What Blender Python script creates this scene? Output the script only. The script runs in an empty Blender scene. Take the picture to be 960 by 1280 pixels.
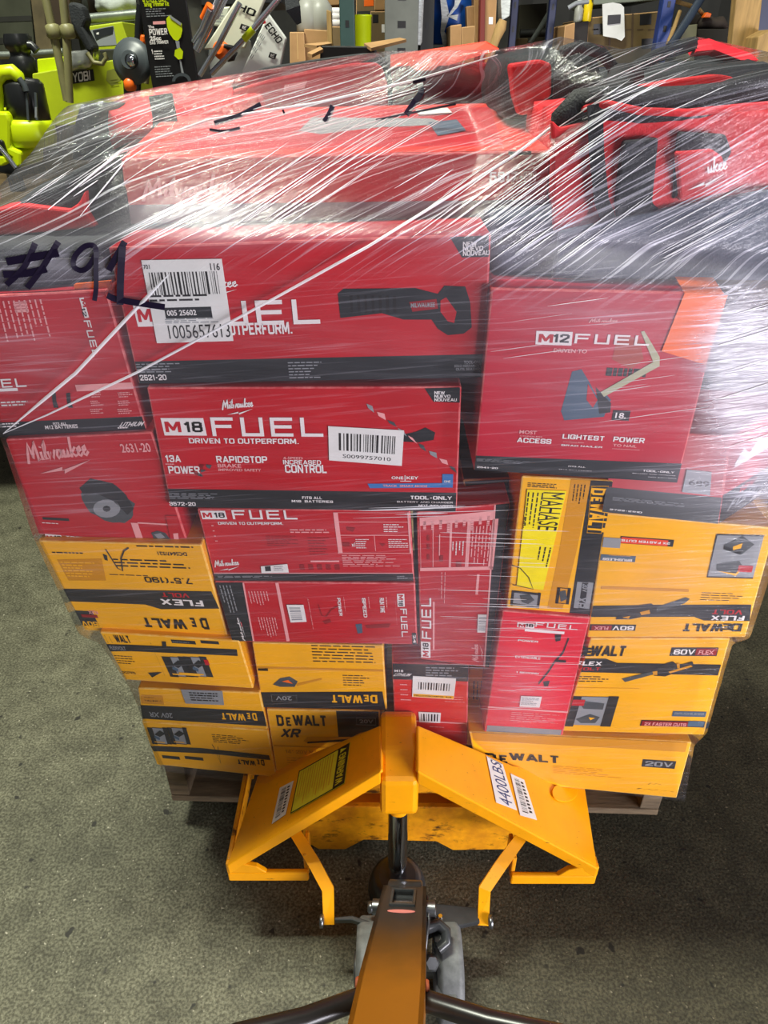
import bpy, bmesh, math, random
from mathutils import Vector, Matrix, noise
random.seed(7)
S = bpy.context.scene
COL = S.collection
# ------------------------------------------------------------------ camera
CAM_H, FPX, TH = 1.42, 888.0, math.radians(32.4)
CT, ST = math.cos(TH), math.sin(TH)
CAMP = Vector((0, 0, CAM_H))
cd = bpy.data.cameras.new('camera')
cd.sensor_fit = 'VERTICAL'; cd.sensor_height = 36.0; cd.lens = 36.0 * FPX / 1280.0
cd.clip_start = 0.02; cd.clip_end = 60
cam = bpy.data.objects.new('camera', cd); COL.objects.link(cam)
cam.location = CAMP; cam.rotation_euler = (math.pi / 2 - TH, 0, 0)
S.camera = cam
# ------------------------------------------------------------------ world, lights, exposure
W = bpy.data.worlds.new('World'); S.world = W; W.use_nodes = True
W.node_tree.nodes['Background'].inputs[0].default_value = (0.84, 0.84, 0.84, 1)
W.node_tree.nodes['Background'].inputs[1].default_value = 0.075
def area(name, loc, target, sx, sy, power, col):
    l = bpy.data.lights.new(name, 'AREA'); l.shape = 'RECTANGLE'; l.size = sx; l.size_y = sy
    l.energy = power; l.color = col
    o = bpy.data.objects.new(name, l); COL.objects.link(o); o.location = loc
    o.rotation_euler = (Vector(target) - Vector(loc)).to_track_quat('-Z', 'Y').to_euler()
    return o
area('front_right_key', (3.0, -1.9, 0.72), (0.2, 0.9, 0.85), 2.6, 1.0, 205, (0.95, 0.92, 1.0))  # unseen key light from front right, kept low to spare the floor
area('ceiling_lamp_load', (-1.0, 1.25, 4.4), (-1.0, 1.25, 0), 1.3, 0.3, 185, (0.97, 1.0, 0.84))
area('ceiling_lamp_front', (0.9, -1.6, 3.9), (0.1, 0.9, 0.9), 1.4, 0.4, 12, (1.0, 0.97, 0.94))
area('ceiling_lamp_rear', (-0.6, 4.2, 4.6), (-0.6, 3.4, 0.5), 1.6, 0.5, 18, (1.0, 0.98, 0.86))
S.view_settings.view_transform = 'Standard'; S.view_settings.look = 'None'
S.view_settings.gamma = 1.0; S.view_settings.use_curve_mapping = False
S.view_settings.exposure = 0.38
S.cycles.max_bounces = 8; S.cycles.transparent_max_bounces = 16
S.cycles.sample_clamp_indirect = 4.0

# ------------------------------------------------------------------ pixel -> place helpers
def ray(u, v):
    x = (u - 480.0) / FPX; y = -(v - 640.0) / FPX
    return Vector((x, CT + y * ST, -ST + y * CT))
def P(u, v, Y=None, z=None, t=None):
    d = ray(u, v)
    if Y is not None: t = Y / d.y
    elif z is not None: t = (z - CAM_H) / d.z
    return CAMP + d * t
def Pplane(u, v, o, n):
    d = ray(u, v); return CAMP + d * ((o - CAMP).dot(n) / d.dot(n))

# ------------------------------------------------------------------ materials
MATS = {}
def lin(c):
    return tuple((x / 12.92 if x <= .04045 else ((x + .055) / 1.055) ** 2.4) for x in [k / 255.0 for k in c])
def mat(name, rgb, rough=.5, metal=0.0, var=0.0, scale=20.0, bump=0.0, spec=.5, rgb2=None, stretch=None, bscale=None):
    if name in MATS: return MATS[name]
    m = bpy.data.materials.new(name); m.use_nodes = True; MATS[name] = m
    nt = m.node_tree; b = nt.nodes['Principled BSDF']
    c = lin(rgb)
    b.inputs['Base Color'].default_value = (*c, 1); b.inputs['Roughness'].default_value = rough
    b.inputs['Metallic'].default_value = metal; b.inputs['Specular IOR Level'].default_value = spec
    if var or bump:
        tc = nt.nodes.new('ShaderNodeTexCoord'); src = tc.outputs['Object']
        if stretch:
            mp = nt.nodes.new('ShaderNodeMapping'); mp.inputs['Scale'].default_value = stretch
            nt.links.new(src, mp.inputs['Vector']); src = mp.outputs['Vector']
        n = nt.nodes.new('ShaderNodeTexNoise'); n.inputs['Scale'].default_value = scale
        n.inputs['Detail'].default_value = 6; n.inputs['Roughness'].default_value = .62
        nt.links.new(src, n.inputs['Vector'])
        if var:
            r = nt.nodes.new('ShaderNodeValToRGB')
            c2 = lin(rgb2) if rgb2 else tuple(x * (1 - var) for x in c)
            c3 = c if rgb2 else tuple(min(1, x * (1 + var * .5)) for x in c)
            r.color_ramp.elements[0].position = .32; r.color_ramp.elements[1].position = .66
            r.color_ramp.elements[0].color = (*c2, 1); r.color_ramp.elements[1].color = (*c3, 1)
            nt.links.new(n.outputs['Fac'], r.inputs['Fac']); nt.links.new(r.outputs['Color'], b.inputs['Base Color'])
        if bump:
            bp = nt.nodes.new('ShaderNodeBump'); bp.inputs['Strength'].default_value = bump; bp.inputs['Distance'].default_value = .004
            n2 = n
            if bscale:
                n2 = nt.nodes.new('ShaderNodeTexNoise'); n2.inputs['Scale'].default_value = bscale; nt.links.new(src, n2.inputs['Vector'])
            nt.links.new(n2.outputs['Fac'], bp.inputs['Height']); nt.links.new(bp.outputs['Normal'], b.inputs['Normal'])
    return m
RED = mat('red_card', (186, 20, 36), .42, var=.12, scale=9, bump=.06)
REDEDGE = mat('red_card_worn', (226, 120, 118), .6, var=.3, scale=60, rgb2=(190, 25, 40))
REDDK = mat('red_ink_dark', (140, 14, 26), .45)
REDO = mat('red_ink_orange', (222, 64, 34), .45)
YEL = mat('yellow_card', (244, 176, 16), .42, var=.10, scale=8, bump=.05)
YELEDGE = mat('yellow_card_worn', (248, 205, 110), .6, var=.3, scale=60, rgb2=(236, 168, 20))
YELDK = mat('yellow_ink_shade', (206, 140, 18), .45)
BLK = mat('black_ink', (38, 41, 45), .4, var=.2, scale=30)
INK = mat('dark_ink', (24, 23, 24), .45)
WHT = mat('white_ink', (232, 228, 226), .5)
PINK = mat('pale_pink_ink', (232, 160, 160), .5)
GRY = mat('grey_ink', (138, 142, 146), .5)
BLU = mat('blue_ink', (62, 118, 180), .5)
TEAL = mat('slate_ink', (70, 92, 112), .5)
LABELW = mat('label_paper', (226, 226, 222), .55, var=.06, scale=30)
LABELY = mat('label_yellow', (246, 226, 10), .4, var=.12, scale=18, bump=.15)
LABELO = mat('label_orange', (250, 110, 20), .45, var=.06, scale=20)
STICKY = mat('sticker_lemon', (226, 220, 50), .45, var=.1, scale=40)
CARD = mat('brown_card', (168, 128, 82), .75, var=.2, scale=10)
CARDDK = mat('brown_card_dull', (112, 92, 60), .8, var=.25, scale=10)
CARDEDGE = mat('brown_card_worn', (190, 150, 104), .8)
JACKY = mat('jack_yellow_paint', (248, 166, 6), .33, var=.10, scale=14, bump=.04)
def scuff(m, rgb, sc, lo, hi, stretch):
    nt = m.node_tree; b = nt.nodes['Principled BSDF']; lk = b.inputs['Base Color'].links[0]; src = lk.from_socket
    tc = nt.nodes.new('ShaderNodeTexCoord'); mp = nt.nodes.new('ShaderNodeMapping'); mp.inputs['Scale'].default_value = stretch; mp.inputs['Rotation'].default_value = (.3, .4, .7)
    n = nt.nodes.new('ShaderNodeTexNoise'); n.inputs['Scale'].default_value = sc; n.inputs['Detail'].default_value = 5; n.inputs['Roughness'].default_value = .7
    r = nt.nodes.new('ShaderNodeMapRange'); r.inputs['From Min'].default_value = lo; r.inputs['From Max'].default_value = hi
    x = nt.nodes.new('ShaderNodeMix'); x.data_type = 'RGBA'; x.inputs[7].default_value = (*lin(rgb), 1)
    nt.links.new(tc.outputs['Object'], mp.inputs['Vector']); nt.links.new(mp.outputs['Vector'], n.inputs['Vector']); nt.links.new(n.outputs['Fac'], r.inputs['Value'])
    nt.links.new(r.outputs[0], x.inputs[0]); nt.links.new(src, x.inputs[6]); nt.links.new(x.outputs[2], b.inputs['Base Color'])
scuff(JACKY, (96, 56, 18), 9, .665, .70, (3, 16, 16))
JACKWORN = mat('jack_yellow_worn', (246, 170, 20), .4, var=.6, scale=28, rgb2=(206, 132, 20))
scuff(JACKWORN, (74, 42, 16), 9, .56, .68, (2, 4, 4))
GRIME = mat('jack_grime', (60, 36, 16), .6, var=.4, scale=40)
CHROME = mat('chrome', (214, 218, 224), .08, metal=1)
STEEL = mat('steel', (120, 122, 124), .35, metal=.9, var=.25, scale=40)
CAST = mat('black_cast_iron', (54, 56, 58), .30, var=.35, scale=24, bump=.1)
RUST = mat('rusty_weld', (150, 72, 40), .7, var=.4, scale=60)
WHEEL = mat('wheel_grey', (104, 106, 106), .6, var=.35, scale=50)
WOOD = mat('pallet_wood', (150, 124, 92), .8, var=.4, scale=7, stretch=(2, 14, 14), bump=.3)
WOODDK = mat('pallet_wood_grey', (104, 88, 66), .85, var=.4, scale=7, stretch=(2, 14, 14), bump=.3)
PLANK = mat('plank_wood', (172, 138, 84), .75, var=.3, scale=5, stretch=(14, 14, 1.5))
FABB = mat('black_canvas', (36, 39, 43), .8, var=.25, scale=14, bump=.35, bscale=260)
FABR = mat('red_canvas', (206, 26, 36), .72, var=.15, scale=9, bump=.3, bscale=220)
FABRB = mat('bright_red_canvas', (245, 30, 52), .65, var=.1, scale=9, bump=.2, bscale=220)
WEB = mat('black_webbing', (30, 31, 34), .7, bump=.4, bscale=400, var=.1)
PLAS = mat('black_plastic', (28, 29, 31), .3, var=.1, scale=20)
PLASG = mat('grey_plastic', (70, 76, 80), .4, var=.1, scale=20)
LIME = mat('lime_plastic', (198, 218, 10), .35, var=.08, scale=12)
LIMED = mat('lime_card', (172, 186, 24), .5, var=.12, scale=12)
ORNG = mat('orange_plastic', (238, 104, 22), .4)
RBLUE = mat('blue_drum_plastic', (24, 92, 190), .35, var=.15, scale=8)
NAVY = mat('navy_steel', (20, 30, 66), .45, var=.2, scale=12)
DKGRN = mat('green_steel', (42, 66, 62), .45, var=.2, scale=12)
GALV = mat('galvanised', (128, 134, 128), .4, metal=.6, var=.2, scale=30)
OLIVE = mat('olive_shaft', (128, 124, 84), .45, var=.2, scale=20)
ALU = mat('aluminium_shaft', (196, 200, 214), .22, metal=.85)
BOTTLE = mat('bottle_grey', (160, 160, 152), .4)
YELB = mat('bottle_yellow', (236, 204, 20), .35)
PLASWRAP = mat('wrapped_white', (206, 212, 208), .35, var=.35, scale=9, stretch=(3, 3, 14))
DARK = mat('dark_steel', (34, 34, 30), .6, var=.3, scale=9)
MARK = mat('marker_ink', (18, 8, 34), .35)

# ------------------------------------------------------------------ mesh builder
ORG = {}
class MB:
    def __init__(s): s.v = []; s.f = []; s.m = []; s.mats = []; s.sm = []
    def mi(s, m):
        if m not in s.mats: s.mats.append(m)
        return s.mats.index(m)
    def add(s, vs, fs, m, smooth=False):
        b = len(s.v); s.v += [Vector(p) for p in vs]; i = m if isinstance(m, int) else s.mi(m)
        for f in fs: s.f.append([b + k for k in f]); s.m.append(i); s.sm.append(smooth)
        return s
    def addbm(s, bm, m, smooth=False, other=None):
        bm.verts.ensure_lookup_table(); bm.verts.index_update()
        b = len(s.v); s.v += [v.co.copy() for v in bm.verts]
        i = s.mi(m); j = s.mi(other) if other else i
        for f in bm.faces:
            s.f.append([b + v.index for v in f.verts]); s.m.append(j if f.material_index == 1 else i); s.sm.append(smooth)
        bm.free(); return s
    def hexa(s, c, m, bev=.002, edge=None, seg=2):
        """c: 8 corners, front TL TR BR BL then back TL TR BR BL"""
        bm = bmesh.new(); vs = [bm.verts.new(p) for p in c]
        for f in ((3, 2, 1, 0), (4, 5, 6, 7), (0, 1, 5, 4), (2, 3, 7, 6), (1, 2, 6, 5), (3, 0, 4, 7)):
            bm.faces.new([vs[k] for k in f])
        bmesh.ops.recalc_face_normals(bm, faces=bm.faces)
        if bev:
            r = bmesh.ops.bevel(bm, geom=list(bm.edges), offset=bev, segments=seg, profile=.5, affect='EDGES', clamp_overlap=True)
            for f in r['faces']: f.material_index = 1
        return s.addbm(bm, m, other=edge)
    def box(s, lo, hi, m, bev=.002, edge=None, M=None):
        x0, y0, z0 = lo; x1, y1, z1 = hi
        c = [Vector(p) for p in ((x0, y0, z1), (x1, y0, z1), (x1, y0, z0), (x0, y0, z0), (x0, y1, z1), (x1, y1, z1), (x1, y1, z0), (x0, y1, z0))]
        if M: c = [M @ p for p in c]
        return s.hexa(c, m, bev, edge)
    def tube(s, pts, r, m, n=10, flat=None, cap=True):
        pts = [Vector(p) for p in pts]; R = r if isinstance(r, (list, tuple)) else [r] * len(pts)
        rings = []; up0 = None
        for i, p in enumerate(pts):
            d = (pts[min(i + 1, len(pts) - 1)] - pts[max(i - 1, 0)]).normalized()
            if up0 is None: up0 = Vector((0, 0, 1)) if abs(d.z) < .9 else Vector((0, 1, 0))
            a = d.cross(up0).normalized(); b = a.cross(d).normalized(); up0 = b
            k = flat or 1
            rings.append([p + (a * math.cos(t) + b * math.sin(t) * k) * R[i] for t in [2 * math.pi * j / n for j in range(n)]])
        vs = [q for g in rings for q in g]; fs = []
        for i in range(len(pts) - 1):
            for j in range(n):
                fs.append((i * n + j, i * n + (j + 1) % n, (i + 1) * n + (j + 1) % n, (i + 1) * n + j))
        s.add(vs, fs, m, True)
        if cap: s.add(rings[0], [tuple(range(n - 1, -1, -1))], m); s.add(rings[-1], [tuple(range(n))], m)
        return s
    def cyl(s, a, b, r, m, n=20, r2=None):
        return s.tube([a, b], [r, r if r2 is None else r2], m, n)
    def lathe(s, o, axis, prof, m, n=24):
        """prof: list of (r, h) along axis from o"""
        axis = Vector(axis).normalized(); q = Vector((0, 0, 1)).rotation_difference(axis); o = Vector(o)
        vs = []; fs = []
        for r, h in prof:
            for j in range(n):
                t = 2 * math.pi * j / n
                vs.append(o + q @ Vector((r * math.cos(t), r * math.sin(t), h)))
        for i in range(len(prof) - 1):
            for j in range(n): fs.append((i * n + j, i * n + (j + 1) % n, (i + 1) * n + (j + 1) % n, (i + 1) * n + j))
        s.add(vs, fs, m, True)
        return s.add(vs[:n], [tuple(range(n - 1, -1, -1))], m).add(vs[-n:], [tuple(range(n))], m)
    def prism(s, pts, d, m, bev=0):
        """solid: polygon pts (world), pushed along vector d"""
        n = len(pts); pts = [Vector(p) for p in pts]; d = Vector(d)
        bm = bmesh.new(); a = [bm.verts.new(p) for p in pts]; b = [bm.verts.new(p + d) for p in pts]
        bm.faces.new(a); bm.faces.new(b[::-1])
        for i in range(n): bm.faces.new((a[i], b[i], b[(i + 1) % n], a[(i + 1) % n]))
        bmesh.ops.recalc_face_normals(bm, faces=bm.faces)
        if bev: bmesh.ops.bevel(bm, geom=list(bm.edges), offset=bev, segments=2, profile=.5, affect='EDGES', clamp_overlap=True)
        bmesh.ops.triangulate(bm, faces=[f for f in bm.faces if len(f.verts) > 4])
        return s.addbm(bm, m)
    def ribbon(s, pts, w, th, m, nrm=(0, -1, 0)):
        pts = [Vector(p) for p in pts]; nrm = Vector(nrm); vs = []; fs = []; k = len(pts)
        for i, p in enumerate(pts):
            d = (pts[min(i + 1, k - 1)] - pts[max(i - 1, 0)]).normalized(); a = d.cross(nrm).normalized()
            ww = w[i] if isinstance(w, (list, tuple)) else w
            n2 = a.cross(d).normalized()
            vs += [p - a * ww / 2, p + a * ww / 2, p + a * ww / 2 - n2 * th, p - a * ww / 2 - n2 * th]
        for i in range(k - 1):
            for j in range(4): fs.append((i * 4 + j, i * 4 + (j + 1) % 4, i * 4 + 4 + (j + 1) % 4, i * 4 + 4 + j))
        fs += [(3, 2, 1, 0), tuple(range(4 * k - 4, 4 * k))]
        return s.add(vs, fs, m)
    def soft(s, c, m, rnd=.35, n=12, wrinkle=.004, seed=0):
        """pillow-like body filling the 8 corners c"""
        c = [Vector(p) for p in c]; bm = bmesh.new(); bmesh.ops.create_cube(bm, size=2)
        bmesh.ops.subdivide_edges(bm, edges=list(bm.edges), cuts=n, use_grid_fill=True)
        for v in bm.verts:
            p = v.co.copy(); q = p.normalized()
            x, y, z = p.x, p.y, p.z
            sp = Vector((x * math.sqrt(max(0, 1 - y * y / 2 - z * z / 2 + y * y * z * z / 3)), y * math.sqrt(max(0, 1 - z * z / 2 - x * x / 2 + z * z * x * x / 3)), z * math.sqrt(max(0, 1 - x * x / 2 - y * y / 2 + x * x * y * y / 3))))
            p = p.lerp(sp, rnd)
            a, b, e = (p.x + 1) / 2, (1 - p.z) / 2, (p.y + 1) / 2
            fr = (c[0] * (1 - a) + c[1] * a) * (1 - b) + (c[3] * (1 - a) + c[2] * a) * b
            bk = (c[4] * (1 - a) + c[5] * a) * (1 - b) + (c[7] * (1 - a) + c[6] * a) * b
            w = fr.lerp(bk, e)
            v.co = w + q * wrinkle * (noise.noise(w * 9 + Vector((seed, 0, 0))) + .6 * noise.noise(w * 24))
        return s.addbm(bm, m, True)
    def build(s, name, parent=None, origin=None):
        me = bpy.data.meshes.new(name)
        if parent is None:
            if origin is None:
                xs = [p.x for p in s.v]; ys = [p.y for p in s.v]; zs = [p.z for p in s.v]
                origin = Vector(((min(xs) + max(xs)) / 2, (min(ys) + max(ys)) / 2, min(zs)))
        else: origin = ORG[parent.name]
        origin = Vector(origin)
        me.from_pydata([tuple(p - origin) for p in s.v], [], s.f)
        for m in s.mats: me.materials.append(m)
        me.polygons.foreach_set('material_index', s.m); me.polygons.foreach_set('use_smooth', s.sm)
        me.update()
        o = bpy.data.objects.new(name, me); COL.objects.link(o)
        if parent is None: o.location = origin
        else: o.parent = parent
        ORG[o.name] = origin
        return o
def tag(o, label, cat, group=None, kind=None):
    if label: o['label'] = label
    if cat: o['category'] = cat
    if group: o['group'] = group
    if kind: o['kind'] = kind
    return o
def root(name, loc, label, cat, group=None):
    o = bpy.data.objects.new(name, None); COL.objects.link(o); o.location = loc; ORG[o.name] = Vector(loc)
    o.empty_display_size = .1
    return tag(o, label, cat, group)

# ------------------------------------------------------------------ lettering
TXT = {}
def text_mesh(s, bold=.02):
    if bold >= .03 and all(c in G_ or c == ' ' for c in s): return block_mesh(s, .17 + bold * 1.7)
    k = (s, bold)
    if k in TXT: return TXT[k]
    c = bpy.data.curves.new('lettering', 'FONT'); c.body = s; c.size = 1; c.offset = bold; c.resolution_u = 3; c.fill_mode = 'FRONT'
    o = bpy.data.objects.new('lettering', c)
    me = o.to_mesh(); vs = [v.co.copy() for v in me.vertices]; fs = [tuple(p.vertices) for p in me.polygons]
    o.to_mesh_clear(); bpy.data.objects.remove(o); bpy.data.curves.remove(c)
    x0 = min(p.x for p in vs); x1 = max(p.x for p in vs); y0 = min(p.y for p in vs); y1 = max(p.y for p in vs)
    vs = [((p.x - x0) / (x1 - x0), (p.y - y0) / (y1 - y0)) for p in vs]
    TXT[k] = (vs, fs); return TXT[k]
G_ = {'A': (.9, [[(.05, 0), (.42, 1), (.48, 1), (.85, 0)], [(.2, .27), (.7, .27)]]), 'B': (.8, [[(0, 0), (0, 1), (.62, 1), (.7, .9), (.7, .62), (.6, .53), (0, .53)], [(.6, .53), (.75, .42), (.75, .12), (.65, 0), (0, 0)]]),
 'C': (.8, [[(.75, .75), (.75, .9), (.62, 1), (.14, 1), (0, .88), (0, .12), (.14, 0), (.62, 0), (.75, .1), (.75, .25)]]), 'D': (.8, [[(0, 0), (0, 1), (.56, 1), (.75, .82), (.75, .18), (.56, 0), (0, 0)]]),
 'E': (.7, [[(.65, 1), (0, 1), (0, 0), (.65, 0)], [(0, .52), (.58, .52)]]), 'F': (.66, [[(.62, 1), (0, 1), (0, -.08)], [(0, .5), (.55, .5)]]), 'G': (.82, [[(.75, .75), (.75, .9), (.62, 1), (.14, 1), (0, .88), (0, .12), (.14, 0), (.62, 0), (.76, .1), (.76, .48), (.42, .48)]]),
 'H': (.8, [[(0, 1.08), (0, -.08)], [(.75, 1.08), (.75, -.08)], [(0, .52), (.75, .52)]]), 'I': (.12, [[(.04, 1.08), (.04, -.08)]]), 'J': (.6, [[(.55, 1.08), (.55, .12), (.42, 0), (.12, 0), (0, .12), (0, .3)]]),
 'K': (.8, [[(0, 1.08), (0, -.08)], [(.72, 1.05), (.05, .5), (.76, -.05)]]), 'L': (.64, [[(0, 1.08), (0, 0), (.62, 0)]]), 'M': (.98, [[(0, -.08), (0, 1), (.1, 1), (.46, .2), (.82, 1), (.92, 1), (.92, -.08)]]),
 'N': (.82, [[(0, -.08), (0, 1), (.08, 1), (.68, 0), (.76, 0), (.76, 1.08)]]), 'O': (.84, [[(.14, 0), (0, .12), (0, .88), (.14, 1), (.64, 1), (.78, .88), (.78, .12), (.64, 0), (.14, 0)]]), 'P': (.78, [[(0, -.08), (0, 1), (.6, 1), (.73, .88), (.73, .56), (.6, .44), (0, .44)]]),
 'Q': (.84, [[(.14, 0), (0, .12), (0, .88), (.14, 1), (.64, 1), (.78, .88), (.78, .12), (.64, 0), (.14, 0)], [(.5, .25), (.8, -.06)]]), 'R': (.8, [[(0, -.08), (0, 1), (.6, 1), (.73, .88), (.73, .6), (.6, .48), (0, .48)], [(.42, .46), (.76, -.06)]]),
 'S': (.78, [[(.72, .76), (.72, .9), (.6, 1), (.12, 1), (0, .9), (0, .62), (.1, .53), (.62, .48), (.73, .38), (.73, .1), (.6, 0), (.12, 0), (0, .1), (0, .24)]]), 'T': (.74, [[(-.02, 1), (.74, 1)], [(.36, 1), (.36, -.08)]]), 'U': (.8, [[(0, 1.08), (0, .14), (.14, 0), (.62, 0), (.76, .14), (.76, 1.08)]]),
 'V': (.84, [[(.0, 1.06), (.37, 0), (.43, 0), (.8, 1.06)]]), 'W': (1.2, [[(0, 1.06), (.25, 0), (.32, 0), (.58, .95), (.84, 0), (.91, 0), (1.16, 1.06)]]), 'X': (.82, [[(.02, 1.06), (.78, -.06)], [(.78, 1.06), (.02, -.06)]]), 'Y': (.8, [[(0, 1.06), (.38, .48), (.76, 1.06)], [(.38, .5), (.38, -.08)]]), 'Z': (.78, [[(.02, 1), (.72, 1), (.02, 0), (.76, 0)]]),
 '0': (.78, [[(.14, 0), (0, .14), (0, .86), (.14, 1), (.58, 1), (.72, .86), (.72, .14), (.58, 0), (.14, 0)]]), '1': (.42, [[(.02, .8), (.26, 1), (.26, -.08)]]), '2': (.76, [[(0, .75), (0, .88), (.12, 1), (.6, 1), (.72, .88), (.72, .62), (.02, .1), (.02, 0), (.74, 0)]]),
 '3': (.76, [[(0, .8), (.02, .9), (.14, 1), (.58, 1), (.7, .9), (.7, .62), (.58, .53), (.26, .53)], [(.58, .53), (.72, .42), (.72, .12), (.58, 0), (.14, 0), (0, .12), (0, .24)]]), '4': (.8, [[(.58, -.08), (.58, 1), (.48, 1), (0, .3), (0, .24), (.78, .24)]]),
 '5': (.76, [[(.7, 1), (.06, 1), (.04, .56), (.58, .58), (.72, .46), (.72, .12), (.58, 0), (.12, 0), (0, .12), (0, .24)]]), '6': (.76, [[(.7, .82), (.7, .9), (.58, 1), (.14, 1), (0, .86), (0, .12), (.14, 0), (.58, 0), (.72, .12), (.72, .44), (.58, .56), (0, .56)]]), '7': (.74, [[(0, 1), (.72, 1), (.26, -.06)]]),
 '8': (.78, [[(.14, .53), (.02, .64), (.02, .9), (.14, 1), (.58, 1), (.7, .9), (.7, .64), (.58, .53), (.14, .53), (0, .4), (0, .12), (.14, 0), (.58, 0), (.72, .12), (.72, .4), (.58, .53)]]), '9': (.76, [[(.02, .18), (.02, .1), (.14, 0), (.58, 0), (.72, .14), (.72, .88), (.58, 1), (.14, 1), (0, .88), (0, .56), (.14, .44), (.72, .44)]]),
 '-': (.5, [[(.04, .45), (.42, .45)]]), '.': (.2, [[(.08, -.06), (.08, .1)]]), '"': (.4, [[(.06, 1.05), (.06, .75)], [(.3, 1.05), (.3, .75)]]), '(': (.34, [[(.26, 1.08), (.06, .8), (.06, .2), (.26, -.08)]]), '/': (.6, [[(.0, -.08), (.5, 1.08)]]), '#': (.8, [[(.2, 0), (.3, 1)], [(.5, 0), (.6, 1)], [(.0, .33), (.76, .33)], [(.0, .67), (.76, .67)]])}
def block_mesh(t, w):
    vs = []; fs = []; x = 0
    for ch in t:
        if ch not in G_: x += .5; continue
        gw, sts = G_[ch]
        for st in sts:
            st = [(a + x, b) for a, b in st]
            for (ax, ay), (bx, by) in zip(st, st[1:]):
                dx, dy = bx - ax, by - ay; l = math.hypot(dx, dy); dx /= l; dy /= l; e = w * .36 if len(st) > 2 else 0
                ax2, ay2, bx2, by2 = ax - dx * e, ay - dy * e, bx + dx * e, by + dy * e; nx, ny = -dy * w / 2, dx * w / 2
                b0 = len(vs); vs += [(ax2 + nx, ay2 + ny), (bx2 + nx, by2 + ny), (bx2 - nx, by2 - ny), (ax2 - nx, ay2 - ny)]; fs.append((b0, b0 + 1, b0 + 2, b0 + 3))
        x += gw + .16 + w * .6
    x0 = min(p[0] for p in vs); x1 = max(p[0] for p in vs)
    return [((a - x0) / (x1 - x0), max(0, min(1, (b + .09) / 1.18))) for a, b in vs], fs
SCRIPT = [[(0, -.1), (.1, .5), (.2, 1.0), (.3, .5), (.33, .15), (.45, .7), (.56, 1.05), (.6, .5), (.62, 0), (.72, .12)],
          [(.82, .48), (.83, .05), (.93, .1)], [(.84, .68), (.87, .74)],
          [(.98, .15), (1.12, .7), (1.12, 1.02), (1.03, .8), (1.04, .05), (1.16, .1)],
          [(1.2, .45), (1.25, .02), (1.37, .4), (1.44, .02), (1.6, .5), (1.64, .42)],
          [(1.9, .42), (1.76, .46), (1.68, .2), (1.74, .02), (1.88, .15), (1.92, .45), (1.94, .04), (2.04, .12)],
          [(2.08, .45), (2.1, .04), (2.22, .06), (2.3, .45), (2.32, .03), (2.42, .12)],
          [(2.47, 0), (2.52, .6), (2.57, 1.02)], [(2.76, .5), (2.53, .24), (2.7, .04), (2.8, .1)],
          [(2.86, .22), (3.02, .32), (3.0, .5), (2.88, .42), (2.87, .1), (2.98, .02), (3.12, .16)],
          [(3.16, .22), (3.32, .32), (3.3, .5), (3.18, .42), (3.17, .1), (3.28, .02), (3.44, .2)]]
def stroke_poly(pts, w):
    """quads of a thick polyline in the plane"""
    out = []
    L = []; R = []
    for i, p in enumerate(pts):
        a = pts[max(i - 1, 0)]; b = pts[min(i + 1, len(pts) - 1)]
        dx, dy = b[0] - a[0], b[1] - a[1]; l = math.hypot(dx, dy) or 1
        ww = w[i] if isinstance(w, (list, tuple)) else w
        L.append((p[0] - dy / l * ww / 2, p[1] + dx / l * ww / 2)); R.append((p[0] + dy / l * ww / 2, p[1] - dx / l * ww / 2))
    for i in range(len(pts) - 1): out.append([L[i], L[i + 1], R[i + 1], R[i]])
    return out

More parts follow.
